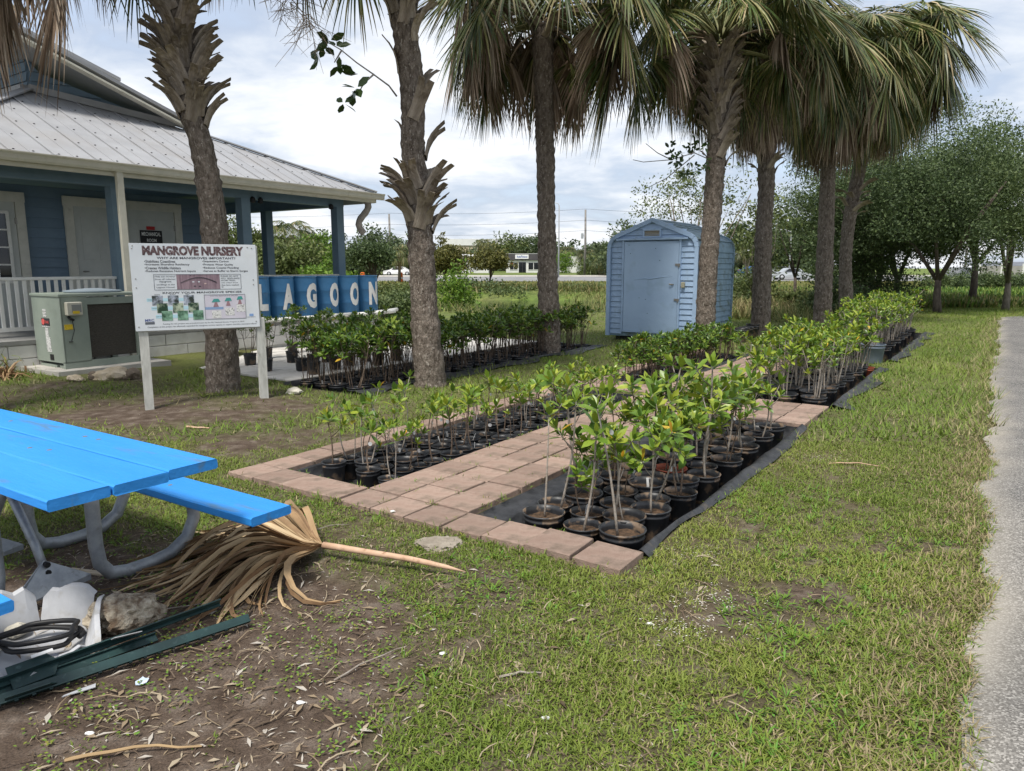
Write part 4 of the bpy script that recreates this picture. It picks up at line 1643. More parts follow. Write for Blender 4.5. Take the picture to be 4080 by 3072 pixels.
# upper storey: wall above the skirt roof, mono slope with deep white rake board
zt = roof_z(NF)
RK = .34
rake_z = lambda u_: zt - .02 + RK * (UF + .05 - u_)
wall_n = lambda u_: ntop(min(UF, max(UN, u_)))
uw = MB()
uw.add([(wall_n(UF), UF, zt - .1), (NN, UN, roof_z(NN) - .1), (NN, UN, rake_z(UN) - .06), (wall_n(UF), UF, zt - .02), (NF - .3, UF - .01, zt - .1), (NN - .3, UN, roof_z(NN) - .1), (NN - .3, UN, rake_z(UN) - .06), (NF - .3, UF - .01, zt - .02)],
       [(0, 1, 2, 3), (4, 7, 6, 5), (1, 5, 6, 2), (3, 2, 6, 7), (0, 3, 7, 4), (0, 4, 5, 1)])
uw.prism([(NN - .01, UN - .01, zt - .1), (NN - .01, UN - .01, rake_z(UN) + .25), (-7, UN - .01, rake_z(UN) + 1.2), (-7, UN - .01, zt - .1)], (0, .1, 0))
upper = uw.build('upper_wall', m_sid, house)
for k in range(8):
    zz = zt + .02 + k * .17
    far_u = lambda z_: max(UN + .02, UF + .05 - max(0.0, z_ + .05 - zt) / RK)
    near_u = lambda z_: max(UN + .01, UF - max(0.0, z_ - zt) / .1555 - .0)
    f0, f1, n0, n1 = far_u(zz), far_u(zz + .165), near_u(zz), near_u(zz + .165)
    if f0 - n0 > .08 and f1 > n1:
        q = [(wall_n(n0), n0, zz), (wall_n(f0), f0, zz), (wall_n(f1), f1, zz + .165), (wall_n(n1), n1, zz + .165)]
        V = []
        for i_, (nn_, uu_, z_) in enumerate(q):
            V.append((nn_ + (.035 if i_ < 2 else .012), uu_, z_))
        V += [(nn_ - .01, uu_, z_) for nn_, uu_, z_ in q]
        MB().add(V, [(3, 2, 1, 0), (4, 5, 6, 7), (0, 1, 5, 4), (1, 2, 6, 5), (2, 3, 7, 6), (3, 0, 4, 7)]).build('siding_board', m_sid, upper)
    MB().prism([(NN - .02, UN - .01, zz), (NN - .02, UN - .045, zz), (NN - .02, UN - .02, zz + .165), (NN - .02, UN - .01, zz + .165)], (-3.5, 0, 0)).build('siding_board', m_sid, upper)
MB().bar((NF + .06, UF + .02, zt + .03), (NN + .06, UN - .05, roof_z(NN) + .03), .16, .12).build('flashing', m_roof, house)
MB().bar((NN, UN - .08, roof_z(NN) + .03), (-6.2, UN - .08, roof_z(NN) + .03), .16, .12).build('flashing', m_roof, house)
s0, s1 = (UF + .1, rake_z(UF + .1)), (-7.8, rake_z(-7.8))
MB().bar((-2.3, s0[0], s0[1] + .02), (-2.3, s1[0], s1[1] + .02), .035, .17, up=(1, 0, 0)).build('rake_board', m_gut, house)
up_roof = MB().prism([(-2.24, s0[0], s0[1] + .115), (-2.24, s1[0], s1[1] + .115), (-8.0, s1[0], s1[1] + .115), (-8.0, s0[0], s0[1] + .115)], (0, 0, .05)).build('upper_roof', m_roof, house)
for k in range(9):
    nn = -2.3 - k * .6
    MB().bar((nn, s0[0], s0[1] + .18), (nn, s1[0], s1[1] + .18), .035, .03).build('roof_rib', m_roof, up_roof)
# the farther roof end peeping over the rake
MB().prism([(-4.5, -3.15, zt + 1.15), (-4.5, -7.0, zt + 2.35), (-8, -7.0, zt + 2.35), (-8, -3.15, zt + 1.15)], (0, 0, .07)).build('back_roof', m_roof, house)
MB().bar((-4.48, -3.15, zt + 1.07), (-4.48, -7.0, zt + 2.27), .035, .16, up=(1, 0, 0)).build('rake_board', m_gut, house)

# ------------------------------------------------------------------ painted drums spelling LAGOON
import bmesh
m_drum = mat('blue_drum_plastic', (.028, .125, .26), (.042, .155, .31), 5, .42, spec=.4, c3=(.09, .16, .24), s3=10, f3=(.62, .8))
m_letter = mat('brushed_white_paint', (.60, .60, .58), (.68, .68, .66), 12, .6)
prof = [(.262, 0), (.282, .02), (.287, .06), (.287, .27), (.294, .285), (.294, .305), (.287, .32), (.287, .55), (.294, .565), (.294, .585), (.287, .60), (.287, .83), (.280, .85), (.290, .857), (.290, .88), (.275, .885), (.272, .868), (.05, .868)]
drum_me = MB().lathe(prof, 36).mesh('drum_body', m_drum, True)


def wrapped_letter(ch, w, h, rad):
    me = text_mesh('letter', ch, m_letter, w, h, .055)
    bm = bmesh.new()
    bm.from_mesh(me)
    for k in range(1, 14):
        x = w * k / 14
        g = list(bm.verts) + list(bm.edges) + list(bm.faces)
        bmesh.ops.bisect_plane(bm, geom=g, plane_co=(x, 0, 0), plane_no=(1, 0, 0))
    for v in bm.verts:
        an = (v.co.x - w / 2) / rad
        v.co = Vector((math.cos(an) * rad, math.sin(an) * rad, v.co.y))
    bmesh.ops.triangulate(bm, faces=bm.faces)
    bm.to_mesh(me)
    bm.free()
    return me


for i, ch in enumerate('LAGOON'):
    u = -.136 - .60 * (5 - i)
    wd = HOUSE_C + Vector((D1[0] * -.3 + D2[0] * u, D1[1] * -.3 + D2[1] * u, 0))
    nth = ['first', 'second', 'third', 'fourth', 'fifth', 'sixth'][i]
    o = thing('painted_drum', 'blue drum painted with a white letter %s%s, on the porch edge' % (ch, ' by the G' if i == 3 else ' by the N' if i == 4 else ''), 'drum',
              (wd.x, wd.y, DK + .012), TH + R(rnd.uniform(-6, 6)), 'lettered drums')
    link('drum_body', drum_me, o)
    link('letter', wrapped_letter(ch, .27 if ch != 'N' else .25, .52, .2975), o, (0, 0, .22))
# pale pipe lengths lying on the porch edge by the last drum
for k, (u0, u1, nn) in enumerate(((-.9, .35, .13), (-.25, .55, .02), (-3.2, -1.0, .10))):
    p0 = HOUSE_C + Vector((D1[0] * nn + D2[0] * u0, D1[1] * nn + D2[1] * u0, DK + .05))
    p1 = HOUSE_C + Vector((D1[0] * (nn + .03) + D2[0] * u1, D1[1] * (nn + .03) + D2[1] * u1, DK + .06 + .03 * (k == 1)))
    o = MB().tube([Vector((0, 0, 0)), (p1 - p0) * .5 + Vector((0, 0, -.006)), p1 - p0], .042, 10).build('white_pipe', m_white, None, True, p0)
    tag(o, ['long white pipe lying on the porch edge under the drum lettered N', 'short white pipe end sticking out past the last drum', 'white pipe lying along the porch edge below the drums lettered A and G'][k], 'pipe')

# ------------------------------------------------------------------ air conditioner on its pad
def HW(n, u, z=0.0):
    return HOUSE_C + Vector((D1[0] * n + D2[0] * u, D1[1] * n + D2[1] * u, z))


m_ac = mat('ac_green_grey', (.225, .265, .225), (.26, .30, .255), 3, .45, spec=.4, c3=(.20, .225, .19), s3=5, f3=(.6, .85))
m_coil = mat('ac_coil', (.05, .045, .037), (.10, .09, .075), 30, .8, bump=.6, bscale=50, stretch=(1, 1, 6))
m_lbl = mat('white_sticker', (.62, .62, .6), (.70, .70, .68), 30, .5, c3=(.25, .25, .25), s3=60, f3=(.5, .62))
m_yel = mat('yellow_sticker', (.60, .42, .02), (.7, .5, .04), 20, .5, c3=(.2, .15, .03), s3=70, f3=(.55, .7))
pad_z = .07
o = MB().prism([(-.12, -.95, 0), (1.12, -.9, 0), (1.18, .72, 0), (-.12, .75, 0)], (0, 0, .12)).build('concrete_pad', m_conc, None, False, HW(0, -6.55, pad_z - .03), (0, 0, TH))
tag(o, 'thin concrete pad under the green-grey air conditioner', 'pad')
ac = thing('air_conditioner', 'green-grey outdoor air conditioner with dirty coil on a concrete pad', 'air conditioner', HW(0, -6.55, pad_z + .09), TH)
N0, N1, U0, U1, HA = .04, .90, -.70, .45, 1.04     # along n and u
c = MB()
c.box(((N0 + N1) / 2, U0 + .012, HA / 2 + .04), (N1 - N0, .024, HA - .08))                    # left face
c.box((N1 - .012, U0 + .18 + .012, HA / 2 + .04), (.024, .36, HA - .08))                        # control panel side
c.box((N1 - .03, U1 - .04, HA / 2), (.06, .08, HA))
c.box((N0 + .04, U1 - .04, HA / 2), (.08, .08, HA))
c.box((N1 - .03, (U0 + U1) / 2, .05), (.06, U1 - U0, .1))
c.box((N0 + .02, (U0 + U1) / 2, HA / 2), (.04, U1 - U0 - .05, HA - .1))
c.box((N1 - .032, (U0 + U1) / 2 + .1, HA - .08), (.045, U1 - U0 - .2, .1))
c.build('cabinet', m_ac, ac)
MB().box(((N0 + N1) / 2, (U0 + U1) / 2, HA + .01), (N1 - N0 + .03, U1 - U0 + .03, .045), bev=.008).build('top_panel', m_ac, ac)
MB().lathe([(.36, 0), (.39, .012), (.39, .03), (.34, .035), (.1, .06), (.02, .06)], 28, ((N0 + N1) / 2, (U0 + U1) / 2 + .1, HA + .03)).build('fan_guard', mat('ac_blue_grey', (.25, .30, .34), rough=.5), ac)
co = MB().box((N1 - .09, .03, HA / 2 + .02), (.06, .72, HA - .22)).build('coil', m_coil, ac)
fin = MB()
for k in range(22):
    fin.box((N1 - .056, .03, .16 + k * .035), (.006, .71, .010))
fin.build('coil_fins', m_coil, co)
MB().box((N1 + .045, U0 + .16, .86), (.09, .20, .19), bev=.01).build('disconnect_box', mat('beige_plastic', (.45, .44, .36), (.52, .5, .42), 5, .5), ac)
MB().box((N1 + .092, U0 + .18, .865), (.006, .13, .11)).build('box_window', mat('smoky_plastic', (.22, .23, .22), rough=.25), ac)
MB().box((N1 + .097, U0 + .17, .81), (.004, .09, .04)).build('sticker', m_yel, ac)
MB().box((N1 + .004, U0 + .09, .60), (.006, .11, .075)).build('sticker', m_yel, ac)
MB().tube([(N1 + .01, U0 + .1, .74), (N1 + .06, U0 + .1, .72), (N1 + .03, U0 + .15, .70)], .02, 8).tube([(N1 + .02, U0 + .14, .70), (N1 + .03, U0 + .15, .55), (N1 + .01, U0 + .11, .40)], .005, 5).lathe([(.028, -.004), (.028, .004)], 10, (N1 + .014, U0 + .1, .39)).build('cable', m_dark, ac)
for (nn, zz, w, h, m_) in ((.42, .83, .10, .03, m_lbl), (.42, .79, .10, .03, m_lbl), (.42, .75, .10, .03, m_lbl), (.44, .51, .09, .13, m_lbl), (.46, .36, .13, .16, m_lbl), (.47, .25, .13, .05, m_lbl)):
    MB().box((nn, U0 - .002, zz), (w, .006, h)).build('sticker', m_, ac)
MB().box((.52, U0 - .002, .15), (.11, .006, .085)).build('access_hole', m_dark, ac)
lg = MB().box((.43, U0 - .003, .66), (.24, .008, .11)).build('brand_badge', mat('badge_black', (.03, .03, .035), rough=.4), ac)
m_red = mat('badge_red', (.62, .10, .09), rough=.5)
link('badge_lettering', text_mesh('badge_lettering', 'TRANE', m_red, .115, .04, .02), lg, (.42, U0 - .009, .64), (R(90), 0, 0))
MB().lathe([(.045, -.002), (.045, .002)], 18).build('badge_emblem', m_red, lg, False, (.365, U0 - .009, .662), (R(90), 0, 0))
MB().box((.43, U0 - .003, .595), (.24, .007, .018)).build('sticker', m_lbl, ac)
feet = MB()
feet.box((N0 + .3, U0 + .06, -.01), (.5, .08, .1)).box((N1 - .15, U0 + .06, -.01), (.14, .08, .1)).box((N1 - .05, .2, -.015), (.08, .5, .1))
feet.build('base_rail', m_ac, ac)

# rocks against the pad
def rock(name, label, loc, size, seed, m, cat='rock', pits=.0, rz=0.0, sub=3):
    bm = bmesh.new()
    bmesh.ops.create_icosphere(bm, subdivisions=sub, radius=1.0)
    rr = random.Random(seed)
    so = Vector((rr.uniform(0, 50),) * 3)
    for v in bm.verts:
        d = v.co.normalized()
        k = 1 + .34 * mnoise.noise(d * 1.3 + so) + .16 * mnoise.noise(d * 3.5 + so)
        if pits:
            k += -pits * 1.6 * max(0, mnoise.noise(d * 4.5 + so) - .05) + pits * .9 * (.5 - abs(mnoise.noise(d * 6 + so))) + pits * .35 * mnoise.noise(d * 14 + so)
        v.co = Vector((d.x * size[0] * k, d.y * size[1] * k, max(-.35, d.z) * size[2] * k))
    me = bpy.data.meshes.new(name)
    bm.to_mesh(me)
    bm.free()
    me.materials.append(m)
    o_ = link(name, me, None, loc, (0, 0, rz))
    return tag(o_, label, cat)


m_lime = mat('limestone', (.42, .34, .23), (.55, .47, .36), 6, .95, bump=.8, bscale=25, bdist=.02)
m_lime2 = mat('weathered_limestone', (.13, .10, .075), (.24, .19, .14), 6, .95, bump=.8, bscale=25, bdist=.02)
for k, (px, py, s, m_, lab) in enumerate([(243, 815, (.25, .17, .12), m_lime, 'pale tan boulder against the corner of the air conditioner pad'), (283, 812, (.18, .12, .1), m_lime2, 'dark brown rock beside the pale tan boulder'),
                                           (165, 823, (.16, .08, .06), m_lime, 'small flat pale stone along the edge of the concrete pad'), (205, 818, (.09, .07, .07), m_lime2, 'small dark stone between the flat stone and the tan boulder')]):
    u_ = (px * 1.8445 - 2040) / 2860
    v_ = -(py * 1.8445 - 1536) / 2860
    t_ = 1.5 / (math.sin(R(9.33)) - v_ * math.cos(R(9.33)))
    p = Vector((u_ * t_, (math.cos(R(9.33)) + v_ * math.sin(R(9.33))) * t_, 0))
    rock('rock', lab, (p.x, p.y, H(p.x, p.y) + .03), s, 30 + k, m_, rz=.6 + k)
# coiled white hose by the house base
hp = []
for i in range(9 * 16 + 1):
    a = i / 16 * 2 * math.pi
    hp.append((.21 * math.cos(a) * (1 + .05 * math.sin(i * .37)), .21 * math.sin(a), .022 + i / 16 * .043))
o = MB().tube(hp, .022, 6).build('hose_coil', mat('off_white_hose', (.5, .48, .42), (.6, .58, .52), 5, .6), None, True, HW(.42, -4.35, .09))
tag(o, 'stacked coil of off-white hose at the foot of the porch', 'hose')
# dead clump beside the air conditioner and the weeds in front of the railing
def strap_clump(name, label, loc, n, L_, m, seed, spread=1.0, cat='plant', w=.02, droop=.9, up=1.0):
    rr = random.Random(seed)
    V, Fc = [], []
    for i in range(n):
        az = rr.uniform(0, 6.283)
        el = rr.uniform(.25, 1.35) * up
        l = L_ * rr.uniform(.55, 1.1)
        b0 = Vector((rr.gauss(0, .08) * spread, rr.gauss(0, .08) * spread, 0))
        d = Vector((math.cos(az) * math.cos(el), math.sin(az) * math.cos(el), math.sin(el)))
        s = Vector((-math.sin(az), math.cos(az), rr.uniform(-.4, .4)))
        o_ = len(V)
        for t, k in ((0, .7), (.3, 1), (.6, .85), (.85, .5), (1.0, .06)):
            p = b0 + d * l * t
            p.z -= droop * l * t ** 2.2 * rr.uniform(.8, 1.1) * (1.2 - .5 * math.sin(el))
            p.z = max(p.z, .005)
            V += [p - s * w * k * .5, p + s * w * k * .5]
        for t in range(4):
            Fc.append((o_ + t * 2, o_ + t * 2 + 1, o_ + t * 2 + 3, o_ + t * 2 + 2))
    o_ = link(name, np_mesh(name, np.array([tuple(v) for v in V]), Fc, m), None, loc)
    return tag(o_, label, cat)


m_straw = mat('dead_strap_leaf', (.2, .12, .06), scale=4, rough=.85, trans=.1, island=[(0, (.10, .055, .028)), (.5, (.22, .13, .065)), (1, (.40, .28, .15))])
m_strapg = mat('strap_leaf', (.1, .2, .04), scale=4, rough=.5, trans=.2, island=[(0, (.07, .12, .03)), (.6, (.13, .2, .045)), (1, (.26, .27, .08))])
strap_clump('dead_lily_clump', 'brown collapsed strap-leaf clump left of the air conditioner', HW(.45, -7.95, .06), 150, .62, m_straw, 3, 2.2, w=.03)
strap_clump('strap_leaf_clump', 'thin green arching strap leaves in front of the porch railing', HW(.05, -7.9, .08), 40, 1.0, m_strapg, 4, 1.6, w=.014)
strap_clump('dry_weed', 'dry yellow-tipped weed rising behind the air conditioner', HW(-.15, -6.6, .55), 18, .85, m_straw, 8, .6, w=.018, up=1.1, droop=.5)

# ------------------------------------------------------------------ the nursery notice board
m_board = mat('sign_board_white', (.58, .61, .64), (.64, .67, .70), 3, .45, c3=(.58, .6, .6), s3=5, f3=(.6, .85))
m_postw = mat('weathered_white_post', (.36, .36, .33), (.55, .55, .51), 14, .85, bump=.4, bscale=40, stretch=(1, 1, .25), c3=(.25, .24, .21), s3=16, f3=(.58, .75))
m_ink = mat('sign_ink', (.045, .045, .055), rough=.6)
m_ink2 = mat('sign_ink_grey', (.11, .12, .14), rough=.6)
m_head = mat('sign_heading_print', (.065, .035, .04), (.24, .17, .17), 22, .6, lo=.4, hi=.75, c3=(.6, .6, .62), s3=30, f3=(.6, .68))
sa = math.atan2(.62, 1.08)
SB = Vector((-4.06, 7.90, 0))
sign = thing('notice_board', 'white MANGROVE NURSERY information board on two weathered white posts', 'notice board', (SB.x, SB.y, H(SB.x, SB.y)), sa)
# local x along the board, -y towards the reader
for px in (.0, 1.245):
    MB().box((px, .045, .46), (.09, .09, 1.1 if px == 0 else 1.06), bev=.006).build('post', m_postw, sign)
BX0, BZ0, BW, BH = -.075, .885, 1.305, .95
MB().box((BX0 + BW / 2, -.012, BZ0 + BH / 2), (BW, .02, BH), bev=.002).build('board', m_board, sign)
MB().box((BX0 + BW / 2 + .02, .006, BZ0 + BH / 2 - .012), (BW, .014, BH)).build('backing_panel', m_postw, sign)
brd = [o_ for o_ in sign.children if o_.name.startswith('board')][0]
YF = -.0235


def sx(q):          # 0..1 across the board
    return BX0 + q * BW


def sz(q):          # 0..1 down the board
    return BZ0 + BH * (1 - q)


def stext(s, x0, x1, y0, y1, m=m_ink, bold=.012, nm='lettering'):
    me = text_mesh(nm, s, m, (x1 - x0) * BW, (y1 - y0) * BH, bold)
    return link(nm, me, brd, (sx(x0), YF, sz(y1)), (R(90), 0, 0))


def srect(nm, x0, x1, y0, y1, m, dy=0.0):
    return MB().box(((sx(x0) + sx(x1)) / 2, YF + .0006 - dy, (sz(y0) + sz(y1)) / 2), ((x1 - x0) * BW, .0012, (y1 - y0) * BH)).build(nm, m, brd)


def sframe(x0, x1, y0, y1, t=.0025):
    mb = MB()
    for (a, b, c_, d_) in ((x0, x1, y0, y0 + t * 1.4), (x0, x1, y1 - t * 1.4, y1), (x0, x0 + t, y0, y1), (x1 - t, x1, y0, y1)):
        mb.box(((sx(a) + sx(b)) / 2, YF - .0012, (sz(c_) + sz(d_)) / 2), ((b - a) * BW, .0012, (d_ - c_) * BH))
    return mb.build('frame_line', m_ink2, brd)


stext('MANGROVE NURSERY', .095, .895, .025, .135, m_head, .06)
stext('WHY ARE MANGROVES IMPORTANT?', .20, .825, .150, .176, m_ink, .02)
for i, (l, r_) in enumerate((('\u2022Stabilizes Coastlines', '\u2022Sequesters Carbon'), ('\u2022Increases Shoreline Resiliency', '\u2022Protects Water Quality'), ('\u2022Creates Wildlife Habitats', '\u2022Reduces Coastal Flooding'), ('\u2022Reduces Excessive Nutrient Inputs', '\u2022Serves as Buffer to Storm Surges'))):
    y0 = .187 + i * .038
    stext(l, .105, .105 + (.235, .345, .275, .39)[i], y0, y0 + .030, m_ink, .012)
    stext(r_, .553, .553 + (.215, .25, .295, .37)[i], y0, y0 + .030, m_ink, .012)
m_wood = mat('printed_wood_photo', (.17, .115, .14), (.29, .21, .24), 4, .6, stretch=(14, 14, 1.2))
srect('printed_photo', .34, .685, .352, .528, m_wood)
sframe(.165, .86, .350, .530)
for i, s in enumerate(('Help our nursery!', 'Drop off collected', 'mangrove', 'seedlings at the', 'Lagoon House!')):
    w = (.155, .155, .09, .14, .14)[i]
    stext(s, .253 - w / 2, .253 + w / 2, .367 + i * .031, .388 + i * .031, m_ink2, .01)
for i, s in enumerate(('PLEASE DO NOT', 'PULL SEEDLINGS', 'FROM TREES,', 'only collect those', 'that have washed', 'up.')):
    w = (.145, .155, .12, .14, .145, .02)[i]
    stext(s, .695, .695 + w, .367 + i * .026, .385 + i * .026, m_ink2, .01)
stext('Mangrove Propagules', .445, .585, .362, .376, m_ink, .01)
pr = MB()
pp = []
for i in range(13):
    t = i / 12
    pp.append((sx(.37 + .285 * t), YF - .002, sz(.45 - .065 * math.sin(t * 3.0) + .005 * t)))
pr.tube(pp, [.002 + .003 * (i / 12) for i in range(13)], 5)
pr.build('printed_propagule', m_ink, brd, True)
for (qx, qy, m_) in ((.47, .44, m_board), (.515, .44, m_board), (.565, .462, mat('print_pink', (.6, .45, .4))), (.48, .49, m_ink), (.52, .493, m_ink)):
    e_ = MB().lathe([(.010, 0), (.010, .001)], 12)
    e_.build('printed_seed', m_, brd, False, (sx(qx), YF - .0008, sz(qy)), (R(90), 0, 0)).scale = (1.2, .7, 1)
stext('KNOW YOUR MANGROVE SPECIES', .225, .86, .553, .576, m_ink, .015)
m_ph = [mat('print_tree_photo', (.03, .04, .035), (.42, .46, .55), 9, .6, lo=.42, hi=.58), mat('print_flower_photo', (.02, .05, .03), (.42, .48, .36), 11, .6, lo=.45, hi=.6), mat('print_leaf_photo', (.03, .08, .045), (.24, .42, .30), 9, .6, lo=.4, hi=.6)]
m_cyan = mat('print_pale_blue', (.42, .62, .70))
for r_ in range(3):
    srect('printed_band', .10 + .03 * r_, .45 + .03 * r_, (.625, .722, .818)[r_], (.662, .762, .858)[r_], m_cyan, -.0004)
    stext(('TREES', 'FLOWERS', 'LEAVES')[r_], .105 + .028 * r_, .14 + .035 * r_, .637 + .097 * r_, .650 + .097 * r_, m_ink2, 0)
    for c_ in range(3):
        x0 = .14 + .033 * r_ + c_ * .122
        y0 = .595 + .090 * r_
        srect('printed_photo', x0, x0 + .083, y0, y0 + .112, m_ph[r_], .0006 * r_)
for c_, s in enumerate(('WHITE', 'BLACK', 'RED')):
    stext(s, .158 + c_ * .122, .158 + c_ * .122 + (.045, .045, .03)[c_], .578, .590, m_ink2, .01)
srect('printed_diagram', .55, .885, .595, .885, mat('print_lilac', (.52, .49, .56), (.6, .58, .64), 6))
srect('printed_water', .551, .70, .742, .772, mat('print_water_blue', (.22, .32, .5)), .0006)
sframe(.548, .887, .593, .887)
stext('3 NATIVE MANGROVE SPECIES', .595, .825, .603, .617, m_ink2, .008)
m_pt, m_pg = mat('print_trunk', (.30, .18, .20)), mat('print_crown', (.06, .28, .26))
for (qx, qy, s) in ((.64, .665, 1.0), (.742, .655, .85), (.84, .64, .75)):
    MB().prism([(sx(qx) - .045 * s, YF - .001, sz(qy + .02)), (sx(qx) - .02 * s, YF - .001, sz(qy - .02)), (sx(qx) + .03 * s, YF - .001, sz(qy - .022)), (sx(qx) + .05 * s, YF - .001, sz(qy + .015))], (0, -.001, 0)).build('printed_crown', m_pg, brd)
    MB().prism([(sx(qx) - .010 * s, YF - .001, sz(qy + .02)), (sx(qx) + .012 * s, YF - .001, sz(qy + .02)), (sx(qx) + .03 * s, YF - .001, sz(qy + .075)), (sx(qx) - .03 * s, YF - .001, sz(qy + .075))], (0, -.0008, 0)).build('printed_trunk', m_pt, brd)
for (qx, qy) in ((.605, .785), (.715, .755), (.81, .715)):
    srect('printed_note', qx, qx + .075, qy, qy + .092, m_lbl, .001)
stext('MRC', .075, .145, .862, .893, mat('print_navy', (.08, .11, .28)), .02)
srect('printed_logo', .075, .147, .897, .925, m_ink2)
srect('printed_logo', .915, .95, .835, .865, mat('print_logo_blue', (.20, .32, .55)))
stext('MRC GRANTS', .895, .968, .870, .880, m_ink2, 0)
stext('Funding for this project was provided in part by the IRL National Estuary Program in 2019.', .21, .87, .918, .937, m_ink2, .006)
stext('Completion of this project has effectively expanded the mangrove nursery capacity to support shoreline restoration efforts.', .09, .975, .948, .970, m_ink2, .006)
bolt = MB().lathe([(.007, 0), (.007, .003), (.003, .005)], 8).mesh('screw', m_hinge)
for (qx, qy) in ((.025, .03), (.965, .04), (.93, .03), (.03, .40), (.03, .5), (.965, .42), (.965, .48), (.025, .95), (.97, .93), (.02, .06)):
    link('screw', bolt, brd, (sx(qx), YF + .001, sz(qy)), (R(90), 0, 0))

# ================================================================== BLUE GARDEN SHED
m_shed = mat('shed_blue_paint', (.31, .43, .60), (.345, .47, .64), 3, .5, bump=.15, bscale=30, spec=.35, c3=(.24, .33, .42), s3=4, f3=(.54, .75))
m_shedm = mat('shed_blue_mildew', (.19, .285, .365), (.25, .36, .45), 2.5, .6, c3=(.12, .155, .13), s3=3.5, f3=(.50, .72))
m_sdoor = mat('shed_door_paint', (.335, .455, .625), (.37, .495, .66), 1.6, .45, bump=.35, bscale=3.5, bdist=.03, spec=.35, c3=(.25, .35, .45), s3=2.2, f3=(.55, .85))
FL = Vector((2.16, 16.17, 0))
shed = thing('garden_shed', 'small pale blue metal shed with louvred gable vent and dented door', 'shed', (FL.x, FL.y, H(FL.x, FL.y)), TH)
SW, SD = 2.0, 2.4
outl = [(0, .10), (0, 2.02), (.025, 2.12), (.08, 2.21), (.17, 2.27), (1.0, 2.60), (1.83, 2.27), (1.92, 2.21), (1.975, 2.12), (2.0, 2.02), (2.0, .10)]
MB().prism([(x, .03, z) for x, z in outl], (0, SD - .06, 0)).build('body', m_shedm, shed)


def shed_half(z):
    """half-width of the outline at height z"""
    for (x0, z0), (x1, z1) in zip(outl[:5], outl[1:6]):
        if z0 <= z <= z1:
            return x0 + (x1 - x0) * (z - z0) / (z1 - z0)
    return 0


z = .14
while z < 2.5:
    zz = min(z + .117, 2.55)
    x0 = shed_half(z) + .05
    spans = [(x0, .33), (1.66, SW - x0)] if zz < 2.19 else [(x0, SW - x0)]
    if zz < .25:
        spans = [(x0, SW - x0)]
    for (a, b) in spans:
        if b - a > .08:
            MB().prism([(a, .03, z), (a, .002, z + .006), (a, .022, zz - .004), (a, .03, zz - .004)], (b - a, 0, 0)).build('siding_board', m_shed, shed)
    if z < 2.0:
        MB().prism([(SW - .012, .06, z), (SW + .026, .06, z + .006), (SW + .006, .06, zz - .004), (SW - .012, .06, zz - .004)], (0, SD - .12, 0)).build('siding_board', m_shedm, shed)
    z += .119
# rounded front trim and roof sheets
fr = MB()
for (p, q) in zip(outl[:-1], outl[1:]):
    fr.bar((p[0], -.005, p[1]), (q[0], -.005, q[1]), .085, .075, up=(0, 1, 0))
fr.build('front_trim', m_shed, shed)
fr = MB()
for (p, q) in zip(outl[:-1], outl[1:]):
    fr.bar((p[0], SD, p[1]), (q[0], SD, q[1]), .07, .06, up=(0, 1, 0))
fr.build('back_trim', m_shedm, shed)
for sgn in (0, 1):
    for k in range(8):
        t0, t1 = k / 8, (k + 1) / 8
        pts = [(.03 + (1.0 - .03) * t0, 2.16 + (2.62 - 2.16) * t0), (.03 + (1.0 - .03) * t1, 2.16 + (2.62 - 2.16) * t1)]
        pts = [(SW - x, z) for x, z in pts] if sgn else pts
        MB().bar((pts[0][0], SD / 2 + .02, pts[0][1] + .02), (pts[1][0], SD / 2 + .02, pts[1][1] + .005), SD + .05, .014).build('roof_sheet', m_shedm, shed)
# door, frame, header, vent
d = MB().box((.995, -.012, 1.19), (1.24, .03, 1.92), bev=.006).build('door', m_sdoor, shed)
f = MB()
f.box((.345, -.008, 1.2), (.045, .05, 2.0)).box((1.645, -.008, 1.2), (.045, .05, 2.0)).box((.995, -.008, .215), (1.26, .045, .04))
f.build('door_frame', m_shed, shed)
MB().box((1.0, -.03, 2.2), (1.62, .09, .035)).build('door_header', m_shed, shed)
for zz in (.93, 1.66):
    MB().bar((1.55, -.035, zz), (1.66, -.035, zz), .02, .045).box((1.63, -.04, zz - .02), (.03, .03, .07)).build('hasp', m_hinge, d)
MB().tube([(1.50, -.02, 1.25), (1.50, -.06, 1.25), (1.44, -.065, 1.255)], .014, 8).lathe([(.03, 0), (.03, .02)], 12, (1.5, -.035, 1.24)).build('door_knob', m_hinge, d)
MB().box((1.735, -.03, 1.24), (.075, .05, .12), bev=.01).build('lock_box', mat('aged_beige', (.40, .38, .28), (.33, .31, .22), 8, .5), d)
dn = MB()
dn.tube([(.62, -.026, 1.33), (.85, -.029, 1.37), (1.0, -.031, 1.36), (1.25, -.029, 1.40), (1.5, -.026, 1.42)], [.003, .010, .012, .009, .003], 6)
dn.build('dent_crease', m_sdoor, d, True)
for (x, zz) in ((.52, 1.9), (.48, 2.08), (1.2, 1.75), (.75, .95), (.9, .92), (.95, .62), (1.1, 2.0)):
    MB().lathe([(.009, 0), (.009, .003)], 6).build('rivet', m_dark, d, False, (x, -.028, zz), (R(90), 0, 0))
v = MB()
v.box((1.0, -.012, 2.395), (.40, .04, .035)).box((1.0, -.012, 2.245), (.40, .041, .035)).box((.81, -.012, 2.32), (.035, .041, .12)).box((1.19, -.012, 2.32), (.035, .041, .12))
vn = v.build('gable_vent', m_shed, shed)
MB().box((1.0, .018, 2.32), (.36, .02, .12)).build('vent_opening', m_dark, vn)
for k in range(4):
    MB().bar((.83, -.008, 2.275 + k * .03), (1.17, -.008, 2.275 + k * .03), .03, .007, up=(0, .6, 1)).build('louvre', mat('cream_louvre', (.5, .46, .38)), vn)
